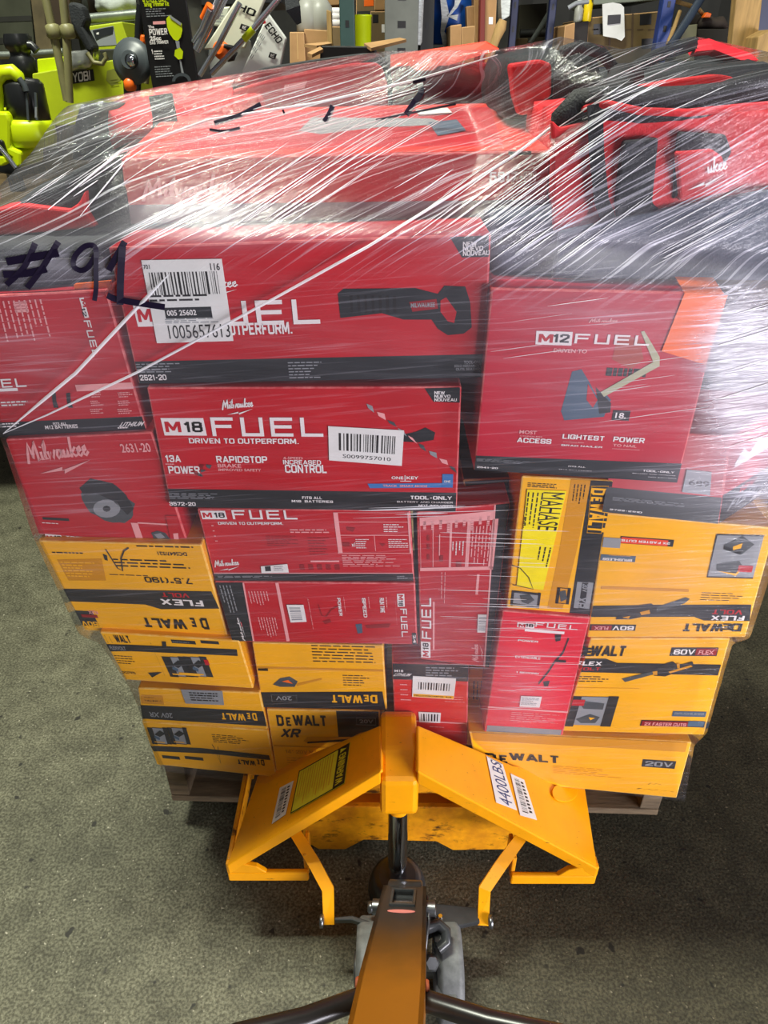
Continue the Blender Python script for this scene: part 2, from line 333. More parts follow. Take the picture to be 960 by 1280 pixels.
class Face:
    """a flat side of a thing on which marks are printed; coordinates are pixels of the flattened photo"""
    def __init__(s, mb, q3, qp, lift=.0003):
        s.mb = mb; s.q3 = [Vector(p) for p in q3]; s.qp = qp; s.k = 0
        s.n = ((s.q3[1] - s.q3[0]).cross(s.q3[3] - s.q3[0])).normalized()
        c = sum(s.q3, Vector()) / 4
        if s.n.dot(CAMP - c) < 0: s.n = -s.n
        s.lift = lift
    def uv(s, x, y):
        (ax, ay), (bx, by), (cx, cy), (dx, dy) = s.qp
        u = v = .5
        for _ in range(8):
            fx = (ax * (1 - u) + bx * u) * (1 - v) + (dx * (1 - u) + cx * u) * v - x
            fy = (ay * (1 - u) + by * u) * (1 - v) + (dy * (1 - u) + cy * u) * v - y
            xu = (bx - ax) * (1 - v) + (cx - dx) * v; xv = (dx - ax) * (1 - u) + (cx - bx) * u
            yu = (by - ay) * (1 - v) + (cy - dy) * v; yv = (dy - ay) * (1 - u) + (cy - by) * u
            det = xu * yv - xv * yu or 1e-9
            u -= (fx * yv - fy * xv) / det; v -= (fy * xu - fx * yu) / det
        return u, v
    def at(s, u, v, k):
        a, b, c, d = s.q3
        return (a * (1 - u) + b * u) * (1 - v) + (d * (1 - u) + c * u) * v + s.n * s.lift * k
    def polyuv(s, pts, m, k=1):
        vs = [s.at(max(.004, min(.996, u)), max(.004, min(.996, v)), k) for u, v in pts]
        s.mb.add(vs, [tuple(range(len(vs)))], m)
    def poly(s, px, m, k=1): s.polyuv([s.uv(*p) for p in px], m, k)
    def rect(s, x0, y0, x1, y1, m, k=1):
        u0, v0 = s.uv(x0, y0); u1, v1 = s.uv(x1, y1)
        s.polyuv([(u0, v0), (u1, v0), (u1, v1), (u0, v1)], m, k)
    def band(s, va, vb, m, ua=.004, ub=.996, k=1): s.polyuv([(ua, va), (ub, va), (ub, vb), (ua, vb)], m, k)
    def frame(s, x0, y0, x1, y1, w, m, k=2):
        s.rect(x0, y0, x1, y0 + w, m, k); s.rect(x0, y1 - w, x1, y1, m, k); s.rect(x0, y0, x0 + w, y1, m, k); s.rect(x1 - w, y0, x1, y1, m, k)
    def fit(s, shape, x0, y0, x1, y1, m, rot=0, k=3, shear=0):
        vs, fs = shape
        u0, v0 = s.uv(x0, y0); u1, v1 = s.uv(x1, y1); out = []
        own = len(vs) == 4 * len(fs)
        for i, (a, b) in enumerate(vs):
            a += shear * (b - .5); b = 1 - b
            if rot == 180: a, b = 1 - a, 1 - b
            elif rot == 90: a, b = 1 - b, a
            elif rot == 270: a, b = b, 1 - a
            out.append(s.at(u0 + (u1 - u0) * a, v0 + (v1 - v0) * b, k + (.05 * (i // 4 % 12) if own else 0)))
        s.mb.add(out, fs, m)
    def text(s, t, x0, y0, x1, y1, m, rot=0, k=3, bold=.02, shear=0): s.fit(text_mesh(t, bold), x0, y0, x1, y1, m, rot, k, shear)
    def strokes(s, polys, x0, y0, x1, y1, m, rot=0, k=3, shear=0):
        vs = []; fs = []
        for q in polys:
            b = len(vs); vs += q; fs.append(tuple(range(b, b + len(q))))
        s.fit((vs, fs), x0, y0, x1, y1, m, rot, k, shear)
    def fuel(s, x0, y0, x1, y1, m, rot=0, k=3):
        t = .17; L = []
        def bar(a, b, c, d): L.append([(a, b), (c, b), (c, d), (a, d)])
        g = .265
        bar(.0, 1 - t, .2, 1); bar(0, 0, .035, 1); bar(.0, .44, .18, .44 + t)
        bar(g, 0, g + .035, 1); bar(g + .165, 0, g + .2, 1); bar(g, 0, g + .2, t)
        h = 2 * g; bar(h, 0, h + .035, 1); bar(h, 1 - t, h + .2, 1); bar(h, .43, h + .19, .43 + t); bar(h, 0, h + .2, t)
        j = 3 * g + .005; bar(j, 0, j + .035, 1); bar(j, 0, 1.0, t)
        s.strokes(L, x0, y0, x1, y1, m, rot, k)
    def m18(s, x0, y0, x1, y1, n='18', rot=0, k=2):
        s.strokes([[(0.02, 0), (1, 0), (.98, 1), (0, 1)]], x0, y0, x1, y1, WHT, rot, k)
        dx, dy = x1 - x0, y1 - y0
        if rot in (0, 180):
            a, b = (x0 + dx * .08, x0 + dx * .46), (x0 + dx * .49, x0 + dx * .93)
            if rot == 180: a, b = (x1 - dx * .46, x1 - dx * .08), (x1 - dx * .93, x1 - dx * .49)
            s.text('M', a[0], y0 + dy * .2, a[1], y1 - dy * .2, RED, rot, k + 1, .05); s.text(n, b[0], y0 + dy * .2, b[1], y1 - dy * .2, INK, rot, k + 1, .05)
        else:
            a, b = (y0 + dy * .08, y0 + dy * .46), (y0 + dy * .49, y0 + dy * .93)
            if rot == 270: a, b = (y1 - dy * .46, y1 - dy * .08), (y1 - dy * .93, y1 - dy * .49)
            s.text('M', x0 + dx * .2, a[0], x1 - dx * .2, a[1], RED, rot, k + 1, .05); s.text(n, x0 + dx * .2, b[0], x1 - dx * .2, b[1], INK, rot, k + 1, .05)
    def script(s, x0, y0, x1, y1, m, rot=0, k=3, w=.1, part=None, bolt=True):
        polys = []
        for i, st in enumerate(SCRIPT):
            if part and i not in part: continue
            polys += [[(a / 3.5 + b * .02, .32 + b * .5 + a * .045) for a, b in q] for q in stroke_poly(st, w)]
        if bolt:
            polys += [[(.12, .0), (.5, .18), (.48, .09), (.98, .36), (.5, .0), (.52, .09)]]
        s.strokes(polys, x0, y0, x1, y1, m, rot, k)
    def dewalt(s, x0, y0, x1, y1, m, rot=0, k=3):
        d = x1 - x0; dy = y1 - y0
        def seg(t, a, b, lo):
            if rot == 0: s.text(t, x0 + d * a, y0 + dy * lo, x0 + d * b, y1, m, rot, k, .085)
            elif rot == 180: s.text(t, x1 - d * b, y0, x1 - d * a, y1 - dy * lo, m, rot, k, .085)
            elif rot == 90: s.text(t, x0, y0 + dy * a, x1 - d * lo, y0 + dy * b, m, rot, k, .085)
        seg('D', 0, .17, 0); seg('E', .19, .305, .2); seg('WALT', .32, 1, 0)
    def lines(s, x0, y0, x1, y1, n, m, vertical=False, seed=0, k=2, fill=.45, lo=.55):
        r = random.Random(seed + int(x0) * 7 + int(y0))
        u0, v0 = s.uv(x0, y0); u1, v1 = s.uv(x1, y1)
        for i in range(n):
            L = r.uniform(lo, 1); p = 0
            while p < L:
                q = min(L, p + r.uniform(.06, .2)); c, d = i / n, (i + fill) / n
                if not vertical: rc = [(p, c), (q, c), (q, d), (p, d)]
                else: rc = [(c, p), (d, p), (d, q), (c, q)]
                s.polyuv([(u0 + (u1 - u0) * a, v0 + (v1 - v0) * b) for a, b in rc], m, k); p = q + .03
    def bars(s, x0, y0, x1, y1, m=INK, vertical=True, seed=0, k=4, n=34):
        r = random.Random(seed + 3); p = 0; u0, v0 = s.uv(x0, y0); u1, v1 = s.uv(x1, y1)
        while p < 1:
            w = r.choice((.5, 1, 1, 1.6, 2.4)) / n; q = min(1, p + w * .6)
            rc = [(p, 0), (q, 0), (q, 1), (p, 1)] if vertical else [(0, p), (1, p), (1, q), (0, q)]
            s.polyuv([(u0 + (u1 - u0) * a, v0 + (v1 - v0) * b) for a, b in rc], m, k); p += w + r.choice((.5, 1, 1.4)) / n * .6
    def sticker(s, name, parent, px, m, art=None, label=None, th=.0006):
        """a paper label stuck on this side: a part of its own"""
        mb = MB(); q = [s.uv(*p) for p in px]
        a = [s.at(u, v, 4) for u, v in q]; n = s.n * th
        f = [p + n for p in a]
        mb.add(a + f, [(4, 5, 6, 7), (0, 1, 5, 4), (1, 2, 6, 5), (2, 3, 7, 6), (3, 0, 4, 7)], m)
        if art: art(Face(mb, f, px, .0002))
        o = mb.build(name, parent)
        if label: o['label'] = label
        return o

def quad3(px, Y):
    if not isinstance(Y, (tuple, list)): Y = (Y, Y)
    if len(Y) == 2: Y = (Y[0], Y[0], Y[1], Y[1])
    a, b, d = P(*px[0], Y=Y[0]), P(*px[1], Y=Y[1]), P(*px[3], Y=Y[3])
    n = (b - a).cross(d - a).normalized()
    return [a, b, Pplane(*px[2], a, n), d]
def carton(label, px, Y, depth=.34, m=RED, edge=REDEDGE, art=None, dvec=None, name='product_box', group=None, cat='box', back=None, bev=.0025):
    q = quad3(px, Y); dv = Vector(dvec) if dvec else Vector((0, depth, 0))
    mb = MB(); bk = back or [p + dv for p in q]
    mb.hexa(q + bk, m, bev, edge)
    F = Face(mb, q, px); later = []
    if art: art(F, later)
    o = mb.build(name); tag(o, label, cat, group)
    for fn in later: fn(o)
    return o, q, F

# ================================================================== STRUCTURE
def floor_material():
    m = bpy.data.materials.new('concrete_floor'); m.use_nodes = True; nt = m.node_tree; b = nt.nodes['Principled BSDF']
    tc = nt.nodes.new('ShaderNodeTexCoord')
    def nz(sc, det=6, rough=.6):
        n = nt.nodes.new('ShaderNodeTexNoise'); n.inputs['Scale'].default_value = sc; n.inputs['Detail'].default_value = det; n.inputs['Roughness'].default_value = rough
        nt.links.new(tc.outputs['Object'], n.inputs['Vector']); return n
    def ramp(n, p0, c0, p1, c1):
        r = nt.nodes.new('ShaderNodeValToRGB'); e = r.color_ramp.elements
        e[0].position = p0; e[0].color = (*lin(c0), 1); e[1].position = p1; e[1].color = (*lin(c1), 1)
        nt.links.new(n.outputs['Fac'], r.inputs['Fac']); return r
    def mixc(a, bb, fac, mode='MIX'):
        x = nt.nodes.new('ShaderNodeMix'); x.data_type = 'RGBA'; x.blend_type = mode
        if isinstance(fac, float): x.inputs[0].default_value = fac
        else: nt.links.new(fac, x.inputs[0])
        nt.links.new(a, x.inputs[6]); nt.links.new(bb, x.inputs[7]); return x.outputs[2]
    big = ramp(nz(1.6, 4), .3, (120, 119, 100), .7, (158, 155, 132))
    mid = ramp(nz(14, 8, .7), .3, (120, 118, 108), .72, (255, 255, 250))
    c = mixc(big.outputs[0], mid.outputs[0], .75, 'MULTIPLY')
    fine = ramp(nz(190, 3), .40, (130, 126, 116), .62, (255, 255, 255))
    c = mixc(c, fine.outputs[0], .8, 'MULTIPLY')
    sp = ramp(nz(120, 2, .5), .68, (0, 0, 0), .74, (255, 255, 255))
    g = nt.nodes.new('ShaderNodeRGB'); g.outputs[0].default_value = (*lin((176, 170, 150)), 1)
    c = mixc(c, g.outputs[0], sp.outputs[0])
    pit = ramp(nz(34, 2, .5), .27, (255, 255, 255), .32, (0, 0, 0))
    g2 = nt.nodes.new('ShaderNodeRGB'); g2.outputs[0].default_value = (*lin((44, 42, 36)), 1)
    c = mixc(c, g2.outputs[0], pit.outputs[0])
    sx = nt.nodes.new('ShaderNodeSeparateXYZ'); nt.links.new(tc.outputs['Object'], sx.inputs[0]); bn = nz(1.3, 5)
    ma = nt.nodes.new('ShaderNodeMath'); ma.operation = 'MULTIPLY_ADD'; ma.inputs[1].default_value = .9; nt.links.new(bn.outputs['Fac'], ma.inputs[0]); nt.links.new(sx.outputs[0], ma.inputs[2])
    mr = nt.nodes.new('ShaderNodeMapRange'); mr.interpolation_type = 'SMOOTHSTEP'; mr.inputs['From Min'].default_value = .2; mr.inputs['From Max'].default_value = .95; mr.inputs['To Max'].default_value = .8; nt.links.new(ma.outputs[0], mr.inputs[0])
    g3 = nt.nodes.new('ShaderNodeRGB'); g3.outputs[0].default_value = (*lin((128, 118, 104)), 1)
    c = mixc(c, mixc(c, g3.outputs[0], 1.0, 'MULTIPLY'), mr.outputs[0])  # floor colour made darker and browner towards the right, noisy edge
    nt.links.new(c, b.inputs['Base Color']); b.inputs['Roughness'].default_value = .62; b.inputs['Specular IOR Level'].default_value = .35
    bp = nt.nodes.new('ShaderNodeBump'); bp.inputs['Strength'].default_value = .35; bp.inputs['Distance'].default_value = .004
    nt.links.new(nz(160, 4).outputs['Fac'], bp.inputs['Height']); nt.links.new(bp.outputs['Normal'], b.inputs['Normal'])
    return m
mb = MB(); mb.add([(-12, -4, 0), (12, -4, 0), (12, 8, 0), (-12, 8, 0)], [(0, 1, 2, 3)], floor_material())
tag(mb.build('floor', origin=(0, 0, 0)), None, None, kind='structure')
WALLM = mat('corrugated_wall', (58, 58, 52), .7, var=.3, scale=3)
mb = MB(); pts = []
xs = [-12 + i * .1 for i in range(241)]
vs = []; fs = []
for i, x in enumerate(xs):
    y = 7.0 + (.03 if i % 4 < 2 else 0); vs += [(x, y, 0), (x, y, 4.5)]
for i in range(240): fs.append((2 * i, 2 * i + 2, 2 * i + 3, 2 * i + 1))
mb.add(vs, fs, WALLM); tag(mb.build('wall_back'), None, None, kind='structure')
# ================================================================== PALLET
PA, PB = P(215, 1000, z=.08), P(822, 1018, z=.08)
PA.z = PB.z = 0
px_ = (PB - PA); PL = px_.length; px_.normalize(); py_ = Vector((-px_.y, px_.x, 0))
PM = Matrix((( px_.x, py_.x, 0, PA.x), (px_.y, py_.y, 0, PA.y), (0, 0, 1, 0), (0, 0, 0, 1)))
rt = root('wooden_pallet', PM @ Vector((PL / 2, .6, .075)), 'weathered wooden pallet carrying the wrapped load of boxes', 'pallet')
for i in range(9):
    y = i * .1375
    mb = MB(); mb.box((0, y, .192), (PL, y + .1, .21), WOOD, .002, M=PM); mb.build('deck_board', rt)
for x in (0, PL / 2 - .02, PL - .04):
    mb = MB()
    c = [(x, .002), (x + .04, .002), (x + .04, 1.198), (x, 1.198)]
    mb.box((x, .002, .095), (x + .04, 1.198, .1915), WOODDK, .002, M=PM); mb.build('stringer', rt)
for y in (0, .3, .82, 1.1):
    mb = MB(); mb.box((0, y, .077), (PL, y + .1, .0945), WOODDK, .002, M=PM); mb.build('bottom_board', rt)

# ================================================================== THE LOAD: boxes
def a_saw(F, L):
    F.lines(-60, 380, 60, 396, 3, PINK, True, 1)
    F.m18(99, 371, 111, 394, '12', 90); F.fuel(104, 397, 124, 440, WHT, 90)
    F.lines(-10, 376, 70, 425, 10, PINK, True, 3, fill=.3)
    F.fuel(-35, 470, 33, 478, WHT); F.rect(-30, 482, 22, 483.5, WHT, 2)
    F.rect(93, 476, 172, 481, PINK, 2)
    for i, y in enumerate((486, 497, 508)):
        F.lines(112, y, 130, y + 7, 3, PINK, seed=i); F.lines(146, y, 168, y + 7, 3, PINK, seed=i + 9)
    for x in (64, 82):
        F.poly([(x, 487), (x + 5, 486), (x + 6, 497), (x + 9, 506), (x + 3, 506), (x + 1, 497)], BLK, 2)
    F.lines(0, 498, 46, 504, 2, WHT)
    u, v0 = F.uv(90, 522); F.band(v0, .996, BLK)
    F.text('FITS ALL', 66, 526, 84, 529, WHT); F.text('M12 BATTERIES', 56, 530, 98, 533.5, WHT)
    F.text('LITHIUM', 150, 526, 180, 531, WHT, shear=.2); F.lines(147, 533, 166, 536, 1, WHT); F.lines(2, 527, 34, 533, 2, WHT)
carton('red box with white technical panels and black base band under the handwritten marker number', [(-72, 372), (133, 362), (184, 540), (-32, 549)], (.862, .868), m=RED, art=a_saw)

def a_circ(F, L):
    F.script(25, 546, 120, 588, PINK, w=.14); F.text('2631-20', 149, 553, 189, 562, PINK)
    r = random.Random(3)
    F.poly([(134 + (33 + r.uniform(-4, 3)) * math.cos(t) + 3 * math.sin(t), 625 + (25 + r.uniform(-2, 3)) * math.sin(t) + 8 * math.cos(t)) for t in [i * .3 for i in range(21)]], PLASG, 1)
    F.poly([(98, 606), (112, 594), (140, 600), (156, 614), (166, 632), (158, 640), (140, 622), (118, 612), (104, 616)], BLK, 2)
    F.poly([(132 + 17 * math.cos(i * .4), 632 + 12 * math.sin(i * .4)) for i in range(16)], GRY, 2)
    F.poly([(132 + 5 * math.cos(i * .8), 632 + 4 * math.sin(i * .8)) for i in range(8)], BLK, 3)
    F.rect(52, 644, 86, 649, BLK, 2); F.lines(52, 651, 86, 655, 1, WHT)
    F.m18(56, 667, 79, 676); F.text('TOOL-ONLY', 82, 669, 136, 677, WHT, bold=.05)
    F.frame(171, 651, 217, 680, 1, PINK); F.rect(171, 651, 216, 654, PINK)
    F.poly([(188, 664), (196, 661), (206, 664), (212, 672), (202, 677), (192, 672)], PLASG, 3); F.poly([(192, 666), (200, 664), (206, 670), (198, 673)], GRY, 4)
    L.append(lambda o: F.sticker('tag_label', o, [(206, 640), (220, 640), (225, 676), (214, 678)], RED, lambda G: G.rect(216, 664, 224, 676, PINK, 1)))
carton('red circular saw box with large faded script logo, second layer below marker number', [(6, 549), (190, 540), (236, 682), (48, 668)], (.858, .880), art=a_circ)

def a_y3(F, L):
    F.lines(170, 681, 246, 686, 1, INK, lo=.9); F.text('DCS647/521', 196, 688, 234, 693, INK, 180)
    F.lines(140, 696, 238, 710, 3, INK, fill=.4, lo=.7); F.lines(64, 688, 108, 692, 1, INK, lo=.9)
    F.poly([(70, 697), (126, 696), (131, 722), (84, 722)], YELDK, 1); F.lines(74, 699, 126, 720, 6, YEL, k=2)
    F.text('7.5"(190', 178, 717, 240, 726, INK, 180, bold=.03)
    F.lines(135, 714, 200, 718, 1, INK)
    F.strokes(stroke_poly([(.02, .9), (.18, .15), (.35, .05), (.5, .55), (.75, .85), (1, .98)], .05), 130, 682, 172, 712, BLK, k=4)
    F.poly([(128, 690), (133, 692), (134, 698), (130, 697)], BLK, 4)
    F.poly([(75, 732), (140, 733), (263, 735), (276, 757), (200, 758), (180, 752), (84, 748)], BLK, 2)
    F.text('FLEX', 198, 744, 254, 754, WHT, 180, bold=.06); F.text('VOLT', 200, 736, 236, 743, RED, 180, bold=.05)
    F.dewalt(176, 769, 262, 785, INK, 180)
    F.rect(89, 760, 124, 782, BLK, 2); F.rect(100, 765, 122, 770, REDDK, 3); F.text('60V', 100, 774, 124, 782, YEL, 180, bold=.06); F.text('FLEX', 108, 760, 122, 765, PINK, 180)
carton('yellow saw box with an inverted 7.5 inch measure and black wavy band', [(47, 676), (252, 681), (286, 799), (106, 788)], (.868, .905), m=YEL, edge=YELEDGE, art=a_y3)

def tools_pictos(F, cx, cy, fl=1, w=17, h=25):
    for dx in (0, 1):
        x = cx + dx * (w * 1.5)
        F.rect(x, cy, x + w * 1.2, cy + h, GRY, 2); F.frame(x, cy, x + w * 1.2, cy + h, .9, BLK, 3)
        F.poly([(x + 3, cy + h * .4), (x + w * .6, cy + h * .15), (x + w * 1.05, cy + h * .35), (x + w * .6, cy + h * .55)], BLK, 4)
        F.poly([(x + 3, cy + h * .45), (x + w * .6, cy + h * .6), (x + w * .6, cy + h * .75), (x + 3, cy + h * .6)], TEAL, 4)
        F.rect(x + 3, cy + h * .82, x + w, cy + h * .92, YEL, 4)
def a_y4(F, L):
    F.dewalt(130, 793, 164, 803, INK); F.poly([(128, 804), (160, 805), (296, 811), (297, 819), (164, 813), (134, 813)], BLK, 2)
    F.text('FLEXVOLT', 136, 806, 158, 812, GRY)
    F.strokes(stroke_poly([(.1, .02), (.3, .15), (.75, .85), (.85, .95), (.7, 1)], .05), 186, 802, 208, 845, BLK, k=4); F.poly([(185, 840), (202, 839), (190, 846)], BLK, 4); F.poly([(202, 801), (207, 801), (208, 809), (203, 810)], BLK, 4)
    F.rect(213, 799, 245, 805, BLK, 2); F.rect(250, 800, 274, 805, BLK, 2); F.lines(215, 801, 243, 804, 1, GRY, k=3)
    F.lines(142, 818, 176, 832, 4, INK, fill=.3); F.text('DCST972', 152, 838, 170, 842, INK)
    tools_pictos(F, 212, 820)
    F.rect(223, 839, 250, 844, YEL, 5); F.rect(254, 823, 262, 830, RED, 5)
carton('yellow string trimmer box with two grey picture panels on the corner stack', [(124, 790), (299, 801), (317, 861), (157, 850)], (.893, .897), m=YEL, edge=YELEDGE, art=a_y4)

def a_y5a(F, L):
    F.rect(176, 868, 205, 880, YELDK, 2); F.lines(180, 870, 204, 879, 2, INK)
    u, va = F.uv(260, 885); u, vb = F.uv(260, 903); F.band(va, vb, BLK)
    F.dewalt(276, 890, 322, 900, YEL, 180); F.text('20V XR', 186, 889, 216, 897, GRY, 180)
    L.append(lambda o: F.sticker('paper_label', o, [(226, 861), (278, 863), (280, 880), (232, 878)], GRY, lambda G: G.lines(236, 864, 274, 877, 4, INK)))
carton('flat yellow box with an inverted name on black band and grey paper label', [(172, 860), (325, 866), (335, 912), (178, 902)], (.90, .903), m=YEL, edge=YELEDGE, art=a_y5a)
def a_y5b(F, L):
    tools_pictos(F, 190, 909, w=16, h=20)
    F.lines(264, 917, 318, 932, 5, INK, fill=.3)
    F.poly([(187, 931), (250, 934), (336, 943), (338, 949), (262, 941), (192, 938)], BLK, 2); F.lines(308, 944, 326, 946, 1, GRY, k=3)
    F.rect(202, 943, 225, 949, BLK, 2); F.rect(230, 944, 254, 950, BLK, 2)
    F.dewalt(296, 948, 331, 956, INK, 180)
    F.strokes(stroke_poly([(.05, .95), (.3, .8), (.7, .05), (.95, .9)], .06), 264, 928, 278, 955, BLK, k=4)
carton('lowest yellow string trimmer box, upside down on the pallet corner', [(177, 902), (335, 913), (346, 972), (196, 956)], (.902, .905), m=YEL, edge=YELEDGE, art=a_y5b)

def a_2521(F, L):
    u, v = F.uv(400, 444); F.band(v, .996, BLK)
    F.script(225, 342, 300, 366, WHT, part=(7, 8, 9, 10), w=.12)
    F.m18(165, 376, 222, 402); F.fuel(228, 373, 401, 399, WHT); F.text('DRIVEN TO OUTPERFORM.', 205, 401, 366, 412, WHT, bold=.05)
    F.poly([(423, 362), (430, 356), (520, 355), (548, 362), (556, 352), (582, 353), (588, 372), (590, 404), (580, 412), (560, 414), (548, 406), (540, 394), (505, 394), (478, 386), (426, 392)], BLK, 2)
    F.poly([(551, 370), (558, 366), (571, 384), (568, 398), (560, 396), (551, 384)], RED, 3)
    F.poly([(512, 372), (546, 368), (548, 380), (516, 384)], REDDK, 3); F.text('MILWAUKEE', 514, 373, 544, 378, GRY, k=4)
    for i in range(7): F.rect(438 + i * 9, 364, 442 + i * 9, 385, INK, 3)
    F.poly([(563, 296), (611, 294), (611, 318), (578, 319)], BLK, 2)
    for i, t in enumerate(('NEW', 'NUEVO', 'NOUVEAU')): F.text(t, 579, 301 + i * 5.2, 579 + (17, 25, 33)[i], 305.4 + i * 5.2, WHT, bold=.05)
    F.text('2521-20', 174, 467, 209, 474, WHT, bold=.04); F.lines(169, 452, 232, 465, 4, GRY, fill=.4)
    F.lines(360, 450, 408, 474, 6, GRY, fill=.35)
    F.text('TOOL-ONLY', 580, 448, 604, 452, GRY); F.text('SOLO HERRAMIENTA', 568, 453.5, 604, 456.5, GRY); F.text('OUTIL SEULEMENT', 570, 458, 604, 461, GRY)
    def art(G):
        G.text('701', 179, 328, 188, 333, INK, k=1); G.text('116', 263, 326, 276, 334, INK, k=1); G.bars(186, 337, 276, 362, k=1, seed=5, n=44)
        G.lines(186, 364, 280, 372, 2, INK, k=1); G.rect(205, 379, 266, 391, BLK, 1); G.text('005 25602', 208, 382, 246, 388, WHT, k=2)
        G.lines(206, 393, 274, 398, 3, GRY, k=1); G.text('1005657613', 209, 401, 289, 416, INK, k=1, bold=.0)
    L.append(lambda o: F.sticker('shipping_label', o, [(177, 323), (278, 321), (292, 421), (196, 424)], LABELW, art))
carton('long red reciprocating saw box with large white serial label and black base band', [(135, 309), (614, 292), (606, 472), (173, 480)], (.845, .856), art=a_2521)

def a_3572(F, L):
    u, v = F.uv(400, 611); F.band(v, .996, BLK)
    F.script(276, 495, 318, 515, WHT, w=.16)
    F.m18(200, 519, 258, 540); F.fuel(262, 518, 404, 541, WHT); F.text('DRIVEN TO OUTPERFORM.', 235, 543, 373, 550, WHT, bold=.05)
    F.text('13A', 205, 564, 226, 573, WHT, bold=.05); F.lines(206, 575, 224, 578, 1, PINK); F.text('POWER', 209, 578, 250, 588, WHT, bold=.05)
    F.text('RAPIDSTOP', 269, 565, 334, 574, WHT, bold=.05); F.text('BRAKE', 271, 575, 301, 580, PINK, bold=.02); F.text('IMPROVED SAFETY', 272, 581, 326, 585, PINK)
    F.text('4-SPEED', 353, 566, 378, 569.5, PINK); F.text('INCREASED', 353, 570, 401, 576, WHT, bold=.03); F.text('CONTROL', 355, 576, 408, 587, WHT, bold=.05)
    F.poly([(531, 485), (575, 484), (575, 501), (542, 500)], BLK, 2)
    for i, t in enumerate(('NEW', 'NUEVO', 'NOUVEAU')): F.text(t, 543, 488 + i * 4, 543 + (13, 20, 28)[i], 491.3 + i * 4, WHT, bold=.05)
    F.poly([(498, 540), (520, 535), (532, 530), (544, 536), (542, 545), (524, 548), (500, 547)], BLK, 2)
    F.text('ONE', 489, 591, 504, 595, WHT); F.text('KEY', 508, 591, 523, 595, WHT); F.rect(500, 597, 514, 598, WHT, 2); F.rect(505.5, 590, 506.5, 597, WHT, 2)
    F.poly([(459, 601), (556, 600), (558, 606), (462, 607)], BLU, 2); F.text('TRACK  SMART MODE', 478, 602, 534, 605.5, PINK); F.rect(553, 588, 566, 606, BLU, 3); F.text('ONE', 555, 596, 563, 599, WHT, k=4)
    F.text('3572-20', 211, 626, 245, 631.5, WHT, bold=.05); F.lines(208, 614, 296, 624, 4, GRY, fill=.35)
    F.text('FITS ALL', 377, 618, 402, 622, WHT, bold=.04); F.text('M18  BATTERIES', 364, 623, 416, 627, WHT, bold=.04)
    F.text('TOOL-ONLY', 513, 617, 565, 622.5, WHT, bold=.06); F.text('BATTERY AND CHARGER', 496, 624, 566, 627.5, WHT, bold=.04); F.text('NOT INCLUDED', 523, 629, 566, 632.5, WHT, bold=.04)
    r = random.Random(9)
    for i in range(9):
        x, y = 458 + i * 13, 502 + i * 9.4
        F.poly([(x, y), (x + r.uniform(5, 10), y + r.uniform(2, 4)), (x + r.uniform(9, 13), y + r.uniform(8, 11)), (x + r.uniform(2, 5), y + r.uniform(4, 6))], (GRY, PINK, PLASG)[i % 3], 3)
    for i in range(8):
        x, y = 245 + r.uniform(-10, 12), 580 + r.uniform(-6, 8); F.poly([(x, y), (x + r.uniform(3, 9), y + 1), (x + 5, y + r.uniform(2, 6)), (x + 1, y + 4)], REDDK if i % 2 else PLASG, 4)
    def art(G):
        G.bars(423, 536, 493, 562, k=1, seed=2, n=36); G.text('S0099757010', 428, 562, 488, 571, INK, k=1, bold=0)
    L.append(lambda o: F.sticker('barcode_label', o, [(410, 528), (505, 533), (502, 577), (411, 570)], LABELW, art))
carton('red string trimmer box with white barcode label over torn print, in the stack centre', [(183, 484), (577, 483), (571, 640), (213, 634)], (.848, .862), art=a_3572)

def a_r1(F, L):
    u, v = F.uv(400, 716); F.band(v, .996, BLK); F.band(v - .012, v, PINK, k=2)
    F.m18(250, 638, 284, 648); F.fuel(289, 637, 372, 648, WHT); F.text('DRIVEN TO OUTPERFORM.', 272, 651, 354, 654.5, WHT, bold=.04)
    F.script(266, 696, 301, 712, WHT, w=.15)
    F.lines(362, 660, 418, 666, 2, PINK, lo=.8); F.lines(332, 668, 376, 682, 6, REDDK, fill=.35); F.lines(384, 670, 422, 694, 7, REDDK, fill=.3)
    F.rect(388, 699, 424, 701, PINK, 2)
    for i in range(5): F.rect(374 + i * 11, 704, 381 + i * 11, 711, REDDK, 2)
    F.frame(422, 640, 512, 690, .8, PINK); F.rect(422, 651, 512, 652, PINK); F.rect(422, 667, 512, 668, PINK); F.rect(468, 668, 469, 687, PINK)
    F.lines(479, 654, 510, 665, 4, WHT, fill=.35); F.poly([(433, 657), (444, 658), (441, 663), (434, 661)], REDDK, 3); F.poly([(428, 676), (437, 676), (437, 681), (429, 681)], REDDK, 3)
    F.text('x1', 439, 676, 444, 681, WHT); F.lines(444, 672, 463, 685, 5, WHT, fill=.35); F.lines(485, 672, 511, 684, 5, WHT, fill=.35); F.poly([(474, 677), (482, 678), (478, 681)], REDDK, 3)
    F.lines(427, 692, 505, 708, 7, PINK, fill=.35); F.lines(264, 655, 274, 680, 4, PINK, fill=.2)
    F.lines(496, 719, 514, 724, 2, GRY, k=3); F.lines(272, 719, 345, 722, 2, GRY, k=3)
    L.append(lambda o: F.sticker('small_label', o, [(326, 706), (359, 703), (361, 714), (327, 715)], LABELW, lambda G: (G.rect(331, 706, 339, 712, BLK, 1), G.lines(342, 706, 358, 712, 3, GRY, k=1))))
carton('red box back panel with outlined icon table and script logo, beneath the string trimmer box', [(246, 636), (513, 637), (518, 726), (269, 726)], (.880, .888), art=a_r1)

